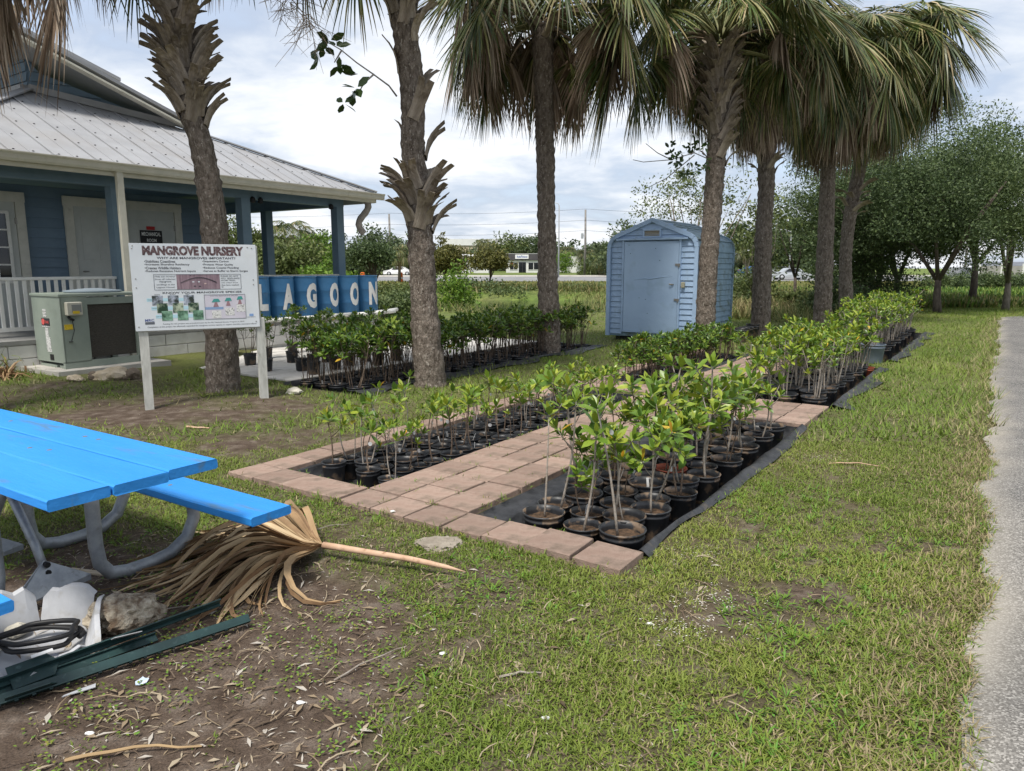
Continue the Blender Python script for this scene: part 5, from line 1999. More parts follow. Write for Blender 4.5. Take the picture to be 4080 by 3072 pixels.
for (x, y) in ((.3, .2), (1.0, .2), (1.8, .2), (.3, 2.2), (1.8, 2.2)):
    MB().box((x, y, .04), (.3, .2, .14)).build('support_block', m_dark, shed)

# ================================================================== PICNIC TABLE
m_blue = mat('bright_blue_paint', (.022, .225, .62), (.035, .265, .70), 2.5, .5, bump=.5, bscale=16, stretch=(.2, 1, 1), spec=.35, c3=(.075, .20, .38), s3=7, f3=(.60, .68))
m_galv = mat('galvanised_tube', (.25, .275, .30), (.37, .395, .42), 14, .5, metal=.45, spec=.4, c3=(.21, .22, .225), s3=22, f3=(.55, .75))
TA = Vector((-1.30, 3.07, 0))
TYAW = R(-33.0)
table = thing('picnic_table', 'bright blue plank picnic table on bent galvanised tubes', 'picnic table', (TA.x, TA.y, 0), TYAW)
LT = 2.44


def plank(nm, y0, y1, ztop, x1, seed):
    rr = random.Random(seed)
    mb = MB()
    n = 14
    t = .044
    e = .006
    V, Fc = [], []
    prof = [(y0 + e, ztop - t), (y1 - e, ztop - t), (y1, ztop - t + e), (y1, ztop - e), (y1 - e, ztop), (y0 + e, ztop), (y0, ztop - e), (y0, ztop - t + e)]
    for i in range(n + 1):
        x = x1 - LT * i / n
        for (yy, zz) in prof:
            V.append((x + rr.uniform(-.001, .001), yy + rr.uniform(-.0012, .0012), zz + rr.uniform(-.0008, .0008)))
    for i in range(n):
        for k in range(8):
            Fc.append((i * 8 + k, (i + 1) * 8 + k, (i + 1) * 8 + (k + 1) % 8, i * 8 + (k + 1) % 8))
    Fc += [tuple(range(8)), tuple(range(n * 8 + 7, n * 8 - 1, -1))]
    p = mb.add(V, Fc).build(nm, m_blue, table)
    for xx in (-.80, -.92, -LT + .8, -LT + .68):
        MB().lathe([(.012, 0), (.012, .002), (.004, .004)], 8, (xx + x1, (y0 + y1) / 2 + rr.uniform(-.04, .04), ztop - .001)).build('bolt', m_hinge, p)
    return p


plank('table_plank', -.228, 0, .77, 0, 1)
plank('table_plank', -.462, -.236, .768, .012, 2)
plank('table_plank', -.698, -.470, .77, .004, 3)
plank('bench_plank', .14, .37, .455, .02, 4)
plank('bench_plank', -1.07, -.84, .455, .015, 5)
for xf in (-.86, -LT + .86):
    for sgn in (1, -1):
        yc = lambda q: q if sgn == 1 else -.698 - q
        path = [(-.13, .725), (-.13, .45), (-.13, .22), (-.118, .12), (-.07, .055), (.02, .034), (.15, .034), (.26, .05), (.36, .11), (.41, .21), (.405, .31), (.36, .385), (.32, .41)]
        MB().tube([(xf, yc(q), z) for q, z in path], .034, 14).build('tube_leg', m_galv, table, True)
    MB().box((xf, -.349, .715), (.05, .62, .022)).build('cross_bar', m_galv, table)
    MB().prism([(xf - .02, -.16, .05), (xf + .03, -.54, .05), (xf + .03, -.54, .08), (xf - .06, -.35, .21), (xf - .02, -.16, .08)], (.008, 0, 0)).build('gusset_plate', m_galv, table)
    sgx = -1 if xf > -LT / 2 else 1
    MB().tube([(xf - .05, -.35, .16), (xf + sgx * .12, -.35, .27), (xf + sgx * .52, -.35, .70)], .021, 10).build('brace', m_galv, table, True)
    for z_ in (.15, .19):
        MB().lathe([(.014, -.012), (.014, .012)], 8).build('bolt', m_dark, table, False, (xf - .035, -.345, z_), (0, R(90), 0))

# ================================================================== FALLEN PALM FROND
m_dryf = mat('dry_frond', (.3, .2, .1), scale=5, rough=.7, spec=.25, island=[(0, (.13, .075, .038)), (.35, (.25, .16, .08)), (.7, (.40, .285, .155)), (1, (.55, .42, .25))])
m_dryp = mat('dry_petiole', (.40, .25, .16), (.52, .36, .25), 9, .7, c3=(.3, .18, .11), s3=30, f3=(.55, .7))
HS = Vector((-1.05, 3.80, .075))
tipp = Vector((-.24, 3.50, .045))
frond = thing('fallen_frond', 'dry brown fan palm frond lying on the ground with its stalk toward the pavers', 'palm frond', (HS.x, HS.y, 0))
pl_ = []
for i in range(9):
    t = i / 8
    p = HS.lerp(tipp, t) - Vector((HS.x, HS.y, 0))
    p.z += .015 * math.sin(t * 3.1) + H(p.x + HS.x, p.y + HS.y)
    pl_.append(p)
MB().tube(pl_, [.020, .019, .018, .0175, .017, .0165, .0155, .012, .002], 8).build('stalk', m_dryp, frond, True)
rr = random.Random(5)
for layer in range(120):
    q = layer / 119
    th = R(163) + R(-30 + 110 * q + rr.uniform(-22, 22))
    L_ = rr.uniform(.75, 1.12) * (1 - .35 * abs(q - .45))
    hump = rr.uniform(.02, .22) * (1.1 - 1.1 * abs(q - .3))
    curl = R(rr.uniform(-20, 95)) * (1 if q > .3 else -.4) * (2.0 if rr.random() < .14 else 1)
    V, Fc = [], []
    p = Vector((-.015, .005, .075 + rr.uniform(-.02, .02)))
    n = 9
    tw = rr.uniform(-1.1, 1.1)
    for i in range(n + 1):
        t = i / n
        a = th + curl * t * t
        d = Vector((math.cos(a), math.sin(a), 0))
        z = max(.012 + .05 * (1 - t) * rr.random(), .075 * (1 - t) + hump * math.sin(math.pi * min(1, t * 1.1)) ** 2)
        c = Vector((p.x, p.y, z + H(p.x + HS.x, p.y + HS.y)))
        w = .019 * math.sin(math.pi * (.14 + .84 * t)) ** .6
        s = Vector((-d.y, d.x, 0)) * math.cos(tw + t) + Vector((0, 0, 1)) * math.sin(tw + t) * .8
        V += [c - s * w, c + Vector((0, 0, -.004)), c + s * w]
        p = p + d * L_ / n
    for i in range(n):
        for k in range(2):
            Fc.append((i * 3 + k, i * 3 + k + 1, (i + 1) * 3 + k + 1, (i + 1) * 3 + k))
    MB().add(V, Fc).build('leaflet', mat('dry_frond_%d' % (layer % 5), *[((.17, .10, .055), (.26, .165, .09)), ((.27, .18, .095), (.36, .25, .14)), ((.38, .27, .15), (.48, .355, .21)), ((.22, .14, .075), (.33, .22, .12)), ((.46, .34, .2), (.56, .43, .27))][layer % 5], 6, .7, spec=.2), frond)

# ================================================================== STEEL FENCE POSTS AND SCRAP
m_tp = mat('green_steel', (.007, .024, .024), (.013, .042, .041), 9, .45, spec=.45, c3=(.04, .075, .075), s3=30, f3=(.6, .75))


def tpost(label, p0, p1, plate_t, roll, zl=.02):
    p0, p1 = Vector((p0[0], p0[1], 0)), Vector((p1[0], p1[1], 0))
    d = p1 - p0
    L_ = d.length
    o_ = thing('steel_fence_post', label, 'fence post', (p0.x, p0.y, zl + H(p0.x, p0.y)), math.atan2(d.y, d.x), 'steel posts on the ground')
    inner = MB().box((L_ / 2, 0, .0), (L_, .030, .006)).box((L_ / 2, 0, .018), (L_, .006, .034))
    x = .25
    while x < L_ - .1:
        inner.box((x, 0, -.002), (.012, .018, .012))
        x += .055
    Mr = Matrix.Rotation(R(roll), 4, 'X')
    inner.v = [tuple(Mr @ Vector(q)) for q in inner.v]
    inner.build('post_bar', m_tp, o_)
    for t in plate_t:
        pl = MB().prism([(t, -.05, .004), (t + .14, -.05, .004), (t + .17, 0, .006), (t + .14, .05, .004), (t, .05, .004)], (0, 0, .004))
        pl.v = [tuple(Mr @ Vector(q)) for q in pl.v]
        pl.build('anchor_plate', m_tp, o_)
    return o_


tpost('dark green steel fence post lying under the other with a white sticker', (-2.35, 2.02), (-1.37, 3.15), (.66,), 35, .05)
tp2 = tpost('dark green studded steel fence post lying nearest the bare soil', (-2.30, 2.00), (-1.18, 3.02), (.60,), -40, .03)
tpost('shorter dark green steel fence post wedged between the two longer ones', (-2.1, 2.31), (-1.55, 2.90), (), 120, .03)
o = MB().box((0, 0, 0), (.075, .014, .002)).build('paper_sticker', MATS['white_plastic'], None, False, (-1.855, 2.625, .098), (R(25), 0, R(48)))
tag(o, 'narrow white paper strip stuck on a green steel post', 'sticker')


def shard(label, loc, poly, m, rot=(0, 0, 0), t=.003, bend=.0, cat='plastic scrap'):
    mb = MB().prism([(x, y, bend * x * x * 30) for x, y in poly], (0, 0, t))
    o_ = mb.build('plastic_shard', m, None, False, loc, rot)
    return tag(o_, label, cat)


m_hdpe = mat('scuffed_white_hdpe', (.40, .41, .43), (.52, .53, .55), 7, .5, spec=.35, c3=(.34, .31, .26), s3=9, f3=(.55, .8), trans=.15)
shard('folded pale plastic scrap resting across the green steel posts', (-1.62, 2.80, .075), [(-.055, -.045), (.05, -.05), (.06, .05), (-.05, .055)], m_hdpe, (R(-28), R(6), R(45)))
shard('pale plastic wedge on the soil below the steel posts', (-1.64, 2.50, H(-1.6, 2.5) + .010), [(-.06, -.006), (.0, -.012), (.05, -.014), (.056, .012), (.01, .010), (-.05, .002)], m_hdpe, (0, 0, R(40)))
shard('crumpled blue-white wrapper on the bare soil', (-1.44, 2.57, H(-1.44, 2.57) + .012), [(-.022, -.012), (-.005, -.02), (.018, -.016), (.026, .003), (.01, .012), (.002, .024), (-.012, .012), (-.024, .008)], mat('pale_blue_wrapper', (.35, .45, .58), (.55, .6, .66), 30, .4), (R(12), R(-8), R(20)), cat='wrapper')
# broken tub: floor plus torn leaning walls
tub = thing('broken_tub', 'broken pale plastic tub with torn sides beside the table foot', 'tub', (-2.03, 2.80, H(-2.03, 2.8)), R(20))
foot = [(-.26, -.22), (.02, -.25), (.22, -.10), (.20, .16), (-.02, .25), (-.26, .12)]
MB().prism([(x, y, .004) for x, y in foot], (0, 0, .004)).build('tub_floor', m_hdpe, tub)
hts = [(.10, .05), (.04, .07), (.06, .17), (.19, .16), (.17, .20), (.19, .12)]
rr = random.Random(9)
for i in range(6):
    p, q = Vector((*foot[i], 0)), Vector((*foot[(i + 1) % 6], 0))
    h0, h1 = hts[i]
    nrm = Vector((q.y - p.y, -(q.x - p.x), 0)).normalized()
    n = 7
    V, Fc = [], []
    for k in range(n + 1):
        t = k / n
        b_ = p.lerp(q, t)
        h = h0 + (h1 - h0) * t + rr.uniform(-.02, .012)
        if k in (0, n):
            h *= .8
        for zf in (0, .5, .93, 1.0):
            lip = .015 if zf == 1.0 else 0
            V.append(b_ + nrm * (.045 * zf + lip + .005 * math.sin(t * 5 + i)) + Vector((0, 0, .006 + h * zf - lip * .3)))
    for k in range(n):
        for z_ in range(3):
            Fc.append((k * 4 + z_, (k + 1) * 4 + z_, (k + 1) * 4 + z_ + 1, k * 4 + z_ + 1))
    m2 = MB().add(V, Fc)
    o_ = m2.build('tub_wall', m_hdpe, tub, False)
    md = o_.modifiers.new('thick', 'SOLIDIFY')
    md.thickness = .006
tp = []
for i in range(64):
    a = i / 63 * 6.28 * 2.6
    tp.append((.15 * math.cos(a) + .02 * math.sin(i), .10 * math.sin(a), .03 + .012 * math.sin(a * .7) + .0008 * i))
o = MB().tube(tp, .011, 7).build('black_tubing', m_dark, None, True, (-2.0, 2.82, H(-2, 2.8) + .01), (0, 0, R(15)))
tag(o, 'loops of black irrigation tubing inside the broken tub', 'tubing')
m_rub = mat('pale_rubble', (.45, .42, .34), (.58, .55, .47), 9, .95, bump=.8, bscale=40)
for k, (dx, dy) in enumerate(((-.20, .03), (-.13, .12), (-.24, -.06), (-.16, .0))):
    rock('rubble_stone', ['pale rubble stone in the back of the broken tub', 'small pale stone against the torn tub wall', 'chalky stone at the outer corner of the broken tub', 'flat chalky stone under the black tubing'][k], (-2.03 + dx, 2.8 + dy, H(-2.1, 2.8) + .035), (.045, .04, .04), 70 + k, m_rub)
m_coral = mat('coral_rock', (.15, .105, .07), (.50, .44, .34), 16, .95, bump=1.0, bscale=45, bdist=.02, lo=.38, hi=.62)
rock('coral_rock', 'pitted pale coral rock lying under the picnic bench end', (-1.77, 3.05, H(-1.77, 3.05) + .035), (.15, .115, .10), 5, m_coral, pits=.2, rz=.5, sub=4)


def stick(label, p0, p1, r, m, seed=0, flat=False, name='stick', cat='stick', lift=0.0):
    rr = random.Random(seed)
    a, b = Vector((p0[0], p0[1], 0)), Vector((p1[0], p1[1], 0))
    pts = []
    for i in range(7):
        t = i / 6
        q = a.lerp(b, t)
        s = Vector((-(b - a).y, (b - a).x, 0)) * .06 * math.sin(t * 3.14) * rr.uniform(-.6, 1)
        q = q + s
        q.z = H(q.x, q.y) + r * .9 + lift * math.sin(t * 3.14)
        pts.append(q - a)
    mb = MB()
    if flat:
        mb.bar(pts[0], pts[-1], r * 4, r)
    else:
        mb.tube(pts, [r * (1 - .5 * i / 6) for i in range(7)], 6)
    o_ = mb.build(name, m, None, False, a)
    return tag(o_, label, cat)


m_slat = mat('bleached_wood', (.38, .31, .22), (.5, .43, .33), 12, .85, stretch=(1, 6, 6))
stick('bleached wooden slat on the soil behind the table legs', (-2.36, 3.62), (-2.12, 3.55), .009, m_slat, 1, True, 'wood_slat', 'slat')
stick('pale broken palm stalk lying by the mound under the notice board', (-3.27, 7.05), (-3.02, 7.0), .014, m_dryp, 2)
stick('dry tan leaf sheath lying among weeds in the bare foreground', (-1.47, 2.13), (-1.05, 2.20), .007, m_dryf, 3, False, 'leaf_sheath', 'dry leaf', .02)
stick('thin curved twig across the grey sand', (-.70, 2.60), (-.45, 2.85), .004, m_stem, 4, lift=.02)
stick('long dry runner creeping from the frond tips over the soil', (-1.9, 2.95), (-1.35, 3.28), .003, m_stem, 5, lift=.02)
stick('short brown twig at the edge of the turf', (-.32, 2.70), (-.42, 2.5), .004, m_stem_red, 6, lift=.01)
stick('thin fallen twig on the grass in front of the narrow bed', (-1.32, 4.02), (-1.02, 4.33), .004, m_stem, 7, lift=.03)
stick('curved straw stem on the grass near the crossing pavers', (2.62, 5.75), (3.05, 5.62), .006, m_dryp, 8, lift=.02)
stick('knotty grey stick half hidden in the thin turf', (-.05, 2.62), (.12, 2.64), .006, m_stem, 9, lift=.01)
rock('chalk_stone', 'pale chunky stone in the grass beside the middle of the front pavers', (-.42, 3.98, H(-.42, 3.98) + .0), (.13, .10, .035), 44, mat('pale_sand_rock', (.2, .17, .135), (.29, .255, .21), 14, .95, bump=.8, bscale=50), pits=.12, sub=4)
rock('chalk_stone', 'brown stone in the liner gap of the narrow bed', W(-.35 * PV, 3.2 * PV, -.06), (.05, .04, .045), 45, mat('tan_rock', (.33, .2, .13), (.42, .28, .19), 9, .9))
rock('chalk_stone', 'white crumbly stone on the liner corner of the long bed', (-2.75, 8.95, .05), (.10, .08, .05), 46, m_rub, pits=.1)
for k, (x, y) in enumerate(((-.29, 2.79), (-.79, 2.45), (-.77, 4.44), (.62, 3.02), (.12, 2.35), (-1.47, 2.27))):
    c_ = ['white shell chip on dark soil beside a twig', 'bright white paper bit in a dark hollow of the soil', 'white shell chip lying on a front paver', 'white stone chip at the edge of the shell patch', 'white shell chip in the thin turf', 'rounded cream pebble on bare soil below the steel posts'][k]
    rock('shell_chip', c_, (x, y, (H(x, y) if k != 2 else .042) + .006), (.016, .010, .007), 80 + k, MATS['white_plastic'], 'shell chip', sub=2)

# ================================================================== BACKGROUND TREES AND SHRUBS
m_bark = mat('dark_bark', (.06, .048, .04), (.13, .105, .088), 12, .95, bump=.8, bscale=25, bdist=.02, stretch=(1, 1, .4))
m_bark2 = mat('grey_bark', (.14, .12, .10), (.23, .20, .17), 12, .95, bump=.6, bscale=25, bdist=.02, stretch=(1, 1, .4))


def fol(name, a, b, c, trans=.22):
    return mat(name, a, scale=1.2, rough=.55, spec=.3, island=[(0, a), (.55, b), (1, c)], trans=trans)


m_oak = fol('oak_leaf', (.055, .085, .03), (.105, .15, .052), (.175, .225, .085), .3)
m_oak2 = fol('oak_leaf_dark', (.038, .062, .024), (.07, .108, .04), (.125, .17, .064), .28)
m_lime_l = fol('lime_leaf', (.07, .14, .016), (.12, .22, .022), (.20, .29, .04))
m_cyp = fol('cypress_leaf', (.075, .085, .02), (.12, .12, .03), (.17, .155, .045))
m_far = fol('far_leaf', (.05, .08, .034), (.085, .12, .052), (.13, .165, .075))
m_olive = fol('olive_leaf', (.07, .095, .028), (.11, .145, .04), (.17, .195, .065))


def crown_mesh(name, seed, rx, ry, rz_, nclump, nleaf, clump_r, leaf, m, hollow=.45, flat=0.0, lo=-1.0):
    g = np.random.default_rng(seed)
    C = g.normal(size=(nclump * 3, 3))
    C /= np.linalg.norm(C, axis=1)[:, None]
    C = C[C[:, 2] > lo][:nclump]
    rad = hollow + (1 - hollow) * g.random(len(C)) ** .55
    lump = 1 + .28 * np.sin(C[:, 0] * 3.1 + seed) * np.cos(C[:, 1] * 2.7 + seed * 2) + .18 * g.normal(size=len(C))
    C = C * (rad * lump)[:, None] * np.array([rx, ry, rz_])
    cs = clump_r * (.6 + .8 * g.random(len(C)))
    P = np.repeat(C, nleaf, 0) + np.clip(g.normal(size=(len(C) * nleaf, 3)), -1.5, 1.5) * np.repeat(cs, nleaf)[:, None] * np.array([1, 1, .62 - flat])
    n = len(P)
    u = g.normal(size=(n, 3))
    u /= np.linalg.norm(u, axis=1)[:, None]
    w = g.normal(size=(n, 3)) + np.array([0, 0, .8])
    v = np.cross(w, u)
    v /= np.linalg.norm(v, axis=1)[:, None] + 1e-6
    s = (leaf * (.6 + .8 * g.random(n)))[:, None]
    V = np.zeros((n, 4, 3))
    V[:, 0], V[:, 1], V[:, 2], V[:, 3] = P - u * s, P + v * s * .5, P + u * s, P - v * s * .5
    Fc = np.arange(n * 4).reshape(n, 4)
    return np_mesh(name, V.reshape(-1, 3), Fc, m), C


def broad_tree(name, label, x, y, cz, rx, rz_, m, seed, nclump=90, nleaf=70, leaf=.09, clump_r=.45, stems=((0, 0),), r0=.14, bark=None, cat='tree', group=None, ry=None, hollow=.4, lo=-.75, base=None, cx=0.0):
    z0 = H(x, y) if base is None else base
    o = thing(name, label, cat, (x, y, z0), 0, group)
    me, C = crown_mesh('crown', seed, rx, ry or rx, rz_, nclump, nleaf, clump_r, leaf, m, hollow, lo=lo)
    link('crown', me, o, (cx, 0, cz - z0))
    if stems:
        rr = random.Random(seed)
        mb = MB()
        hz = cz - z0
        for (sx_, sy_) in stems:
            fork = Vector((sx_ * .7 + cx * .3, sy_ * .7, hz * rr.uniform(.26, .36)))
            b0 = Vector((sx_ * .35, sy_ * .35, -.12))
            mb.tube([b0, b0.lerp(fork, .5) + Vector((rr.uniform(-.05, .05), 0, 0)), fork], [r0 * 1.25, r0, r0 * .8], 9)
            for k in range(5):
                e = Vector(C[rr.randrange(len(C))])
                e = Vector((e.x * .75 + sx_ + cx, e.y * .75 + sy_, hz + max(e.z, -rz_ * .3) * .6))
                md_ = fork.lerp(e, .5) + Vector((rr.uniform(-.2, .2), rr.uniform(-.2, .2), rr.uniform(0, .25)))
                mb.tube([fork - Vector((0, 0, .05)), md_, e], [r0 * .62, r0 * .36, r0 * .12], 7)
        mb.build('trunk', bark or m_bark, o, True)
    return o


def PX(px, Y, py=None):
    return (px * 1.8445 - 2040) / 2860 * Y * 1.012


def ZY(py, Y):
    return at(1106, py, Y).z


# ---- live oaks by the path
broad_tree('live_oak', 'dark spreading oak with a slim leaning trunk, nearest the bend of the asphalt path', 15.36, 26.0, 3.65, 2.9, 2.15, m_oak2, 101, 105, 340, .05, .40, ((0, 0),), .13, cx=-.3, hollow=.3)
broad_tree('live_oak', 'light-trunked oak with forked stems past the end of the path', 18.75, 27.4, 3.8, 3.0, 2.2, m_oak, 102, 105, 340, .05, .40, ((0, 0),), .12, m_bark2, hollow=.3)
broad_tree('live_oak', 'broad grey-green oak with thick stems rising behind the farthest bed', 15.6, 31.5, 4.3, 3.6, 2.7, m_oak, 103, 120, 340, .055, .48, ((0, 0), (.5, 0), (-.4, .3)), .15)
broad_tree('live_oak', 'tall loose oak crown reaching highest at the right edge', 21.0, 33.0, 5.0, 3.8, 2.9, m_oak, 104, 110, 340, .055, .48, ((0, 0),), .15, hollow=.3)
broad_tree('live_oak', 'low dense dark oak with foliage to the ground behind the scarred palm', 13.6, 28.8, 2.9, 2.2, 2.4, m_oak2, 105, 100, 340, .05, .40, ((0, 0), (.3, .2)), .12, lo=-1)
broad_tree('live_oak', 'wide dark oak filling the gap behind the two oaks at the path bend', 17.8, 33.5, 3.7, 3.6, 2.5, m_oak2, 109, 100, 340, .055, .46, ((0, 0),), .16)
broad_tree('sea_grape', 'airy sprawling tree beside the dense dark oak', 11.9, 30.5, 3.6, 1.3, 2.3, m_oak, 106, 60, 90, .05, .32, ((0, 0),), .07, hollow=.2)
# ---- thin trees behind the shed
broad_tree('wax_myrtle', 'thin open-crowned tree showing sky, behind the blue shed', 6.2, 25.5, 3.55, 2.1, 1.7, m_olive, 107, 70, 46, .05, .26, ((0, 0), (.6, 0), (-.6, .2)), .07, m_bark2, hollow=.25, lo=-.3)
broad_tree('wax_myrtle', 'slender leafy sapling at the right side of the shed', 9.0, 27.0, 2.3, .95, 1.9, m_olive, 108, 50, 50, .07, .3, ((0, 0), (.2, 0)), .05, m_bark2, lo=-1)
# ---- across the pond
broad_tree('seaside_tree', 'rounded dark green small tree on the far bank left of the utility pole', PX(812, 60), 60, 2.35, 1.9, 1.2, m_oak2, 110, 80, 90, .12, .42, ((0, 0), (.4, 0)), .13, lo=-.4)
broad_tree('lime_shrub', 'bright lime-green shrub behind the porch posts', PX(697, 43), 43, 2.0, 1.15, 1.15, m_lime_l, 111, 60, 70, .09, .28, ((0, 0),), .06, cat='shrub', lo=-1)
broad_tree('lime_shrub', 'yellow-green branching shrub beside the thick palm trunk, by the pond', PX(988, 30), 30, .6, .85, .95, m_lime_l, 112, 60, 34, .07, .22, ((0, 0), (.3, 0), (-.3, 0)), .03, m_bark2, cat='shrub', hollow=.15, lo=-1)
broad_tree('cypress', 'rusty-green cypress on the far bank right of the thick palm', PX(966, 78), 78, 2.1, 1.9, 1.35, m_cyp, 113, 90, 90, .15, .5, ((0, 0),), .16, lo=-.6)
broad_tree('cypress', 'smaller rusty cypress standing alone before the road', PX(1060, 70), 70, 2.0, 1.6, 1.05, m_cyp, 114, 80, 90, .13, .4, ((0, 0),), .11, lo=-.35)
broad_tree('thin_tree', 'tall thin see-through tree rising above the rusty cypress', PX(962, 84), 84, 4.5, .7, 1.3, m_cyp, 115, 18, 22, .13, .22, ((0, 0),), .06, hollow=.1)
broad_tree('willow', 'light green bushy tree seen between the porch posts', PX(535, 46), 46, 2.6, 2.0, 1.7, m_olive, 116, 90, 90, .12, .5, ((0, 0),), .12, lo=-1)
broad_tree('willow', 'pale green shrubby tree below the palm behind the porch', PX(640, 40), 40, 1.7, 1.9, 1.3, m_olive, 117, 80, 90, .11, .4, ((0, 0),), .08, cat='shrub', lo=-1)
broad_tree('willow', 'feathery light shrub at the foot of the porch corner post', PX(715, 36), 36, .8, 1.4, .9, m_lime_l, 118, 60, 80, .09, .3, None, cat='shrub', lo=-1)
broad_tree('willow', 'low dark bush beside the last blue drum', PX(860, 21), 21, .35, .75, .55, m_oak, 119, 60, 90, .05, .18, None, cat='shrub', lo=-.6)
for k, (px, py, Y, rx, rz_, m_, lab) in enumerate([
        (705, 548, 105, 4.2, 2.2, m_far, 'hazy oak clump beyond the road behind the lime shrub'), (835, 540, 112, 4.6, 2.9, m_far, 'big hazy oak behind the porch corner, beyond the road'),
        (770, 560, 120, 6.0, 1.8, m_far, 'low hazy tree line beyond the road behind the porch'), (905, 568, 125, 5.0, 1.4, m_far, 'far hedge-like trees beside the utility pole'),
        (1147, 543, 180, 6.0, 3.8, m_far, 'dark round tree behind the white shop'), (1103, 546, 182, 5.5, 3.4, m_olive, 'pale feathery tree clump behind the shop roof'),
        (1211, 572, 138, 2.3, 2.7, m_lime_l, 'compact bright green street tree in front of the shop'), (1345, 552, 105, 4.2, 3.4, m_far, 'large leafy mound rising left of the shed roof'),
        (1290, 580, 120, 3.6, 1.9, m_olive, 'olive tree beside the utility pole'), (1640, 540, 125, 7.5, 4.6, m_far, 'far wooded rise between the palms'), (1715, 535, 120, 7.0, 4.6, m_far, 'far trees behind the silver car'),
        (1595, 560, 128, 6.0, 4.0, m_far, 'far trees at the right end of the road'), (460, 560, 140, 9, 4, m_far, 'far tree line behind the house'), (1010, 566, 165, 4.0, 1.8, m_far, 'low shrub row before the tan warehouse'), (1075, 560, 215, 9, 3.2, m_far, 'hazy distant tree line between the warehouse and the shop'), (1180, 560, 215, 9, 3.4, m_far, 'hazy distant trees above the shop roof'), (1255, 562, 210, 8, 3.2, m_far, 'hazy distant trees behind the utility pole'), (930, 562, 200, 8, 2.8, m_far, 'hazy distant trees left of the warehouse'), (1310, 560, 200, 8, 3.6, m_far, 'hazy distant trees at the shed edge')]):
    broad_tree('far_tree', lab, PX(px, Y), Y, ZY(py, Y), rx, rz_, m_, 130 + k, 70, 60, rx * .055, rx * .17, ((0, 0),), rx * .04, lo=-1, hollow=.55)
# hedge and undergrowth
for k, (px, Y) in enumerate(((2020, 52), (2070, 52), (2120, 52), (2170, 52), (2220, 52), (2270, 52))):
    broad_tree('hedge_bush', 'clipped dark hedge bush in the row across the weedy field', PX(px, Y), Y, .55, 1.5, .62, m_oak2 if k % 2 else m_oak, 160 + k, 50, 70, .07, .25, None, cat='hedge', group='hedge bushes', lo=-.6)
for k, (px, py, Y, rx, rz_, m_) in enumerate([(905, 636, 51, 1.6, .6, m_oak), (960, 633, 52, 2.0, .65, m_oak2), (1020, 631, 53, 2.2, .75, m_oak2), (1090, 638, 52, 1.9, .5, m_oak), (1150, 638, 53, 1.6, .5, m_oak), (1240, 638, 52, 2.0, .5, m_oak), (1295, 636, 52, 1.8, .55, m_oak),
                                               (1340, 636, 52, 1.6, .6, m_oak), (860, 632, 50, 2.0, .6, m_olive), (1600, 620, 33, 1.0, .9, m_oak), (1720, 660, 26, .8, .45, m_olive), (1755, 668, 24.5, .7, .45, m_oak),
                                               (1810, 655, 24, 1.0, .7, m_oak2), (1880, 635, 30, 1.6, 1.0, m_oak2)]):
    broad_tree('bank_bush', ['leafy bush on the pond bank', 'dark bush on the pond bank', 'broad dark bush on the far pond bank below the cypress', 'low bush on the far bank before the road', 'low bush on the bank beside the slender palm', 'green bush on the far bank left of the shed', 'bush on the far bank against the shed edge',
                             'bush on the far bank hidden by the shed', 'olive bush on the bank behind the last drum', 'green bush on the bank right of the shed', 'low weedy bush before the scarred palm', 'low weedy bush at the foot of the scarred palm', 'dark bush between the last two palms', 'deep dark undergrowth under the oaks'][k],
               PX(px, Y), Y, ZY(py, Y), rx, rz_, m_, 180 + k, 50, 60, .10 if Y > 40 else .06, rx * .2, None, cat='bush', lo=-.8)
# reeds and tall grass clumps
m_reed = mat('reed_blade', (.2, .22, .08), scale=3, rough=.7, trans=.2, island=[(0, (.085, .12, .035)), (.5, (.17, .20, .06)), (.8, (.28, .26, .10)), (1, (.38, .32, .16))])
m_reedd = mat('dry_reed_blade', (.3, .25, .12), scale=3, rough=.8, trans=.2, island=[(0, (.16, .13, .055)), (.5, (.28, .235, .11)), (1, (.40, .34, .18))])
spots = [(1600, 23.5, .8, 1, 'golden dry grass clump beside the shed'), (1625, 24.5, 1.0, 1, 'golden dry grass clump behind the booted palm'), (1585, 26, 1.1, 1, 'tall dry grass on the rise behind the shed'),
         (1690, 21.5, .95, 0, 'tall green reed clump between the two palms by the tubs'), (1712, 22.0, .8, 0, 'green reed clump left of the scarred palm'), (1735, 23.5, .9, 0, 'thin reed clump at the scarred palm'),
         (1670, 25, 1.0, 1, 'dry grass patch behind the skirted palm'), (1650, 28, 1.1, 0, 'mixed grass patch before the road at the palms'), (1560, 30, 1.1, 0, 'green reeds behind the shed'),
         (850, 24, 1.1, 1, 'tall dry grass behind the last drum'), (875, 26, 1.2, 1, 'dry grass tuft left of the thick palm'), (840, 28, 1.3, 0, 'green reeds on the near pond bank behind the drums'),
         (900, 28.5, .9, 0, 'reeds on the near pond bank behind the thick palm'), (1000, 26.0, .7, 0, 'short reeds at the water edge beside the yellow shrub'), (1060, 26.0, .6, 0, 'short sedge at the near water edge'),
         (1250, 27.0, .75, 1, 'dry reeds left of the shed wall'), (1280, 26.5, .8, 0, 'green reeds left of the shed wall'), (1210, 27.5, .6, 0, 'sedge tuft right of the slender palm'),
         (960, 51, .9, 0, 'tall reed bed on the far bank'), (1000, 51, 1.0, 0, 'tall reed bed below the lone cypress'), (1180, 51, .8, 0, 'reed bed on the far bank right of the slender palm'), (1240, 51.5, .9, 0, 'reed bed toward the shed'), (1285, 51, .8, 1, 'pale reed bed beside the shed')]
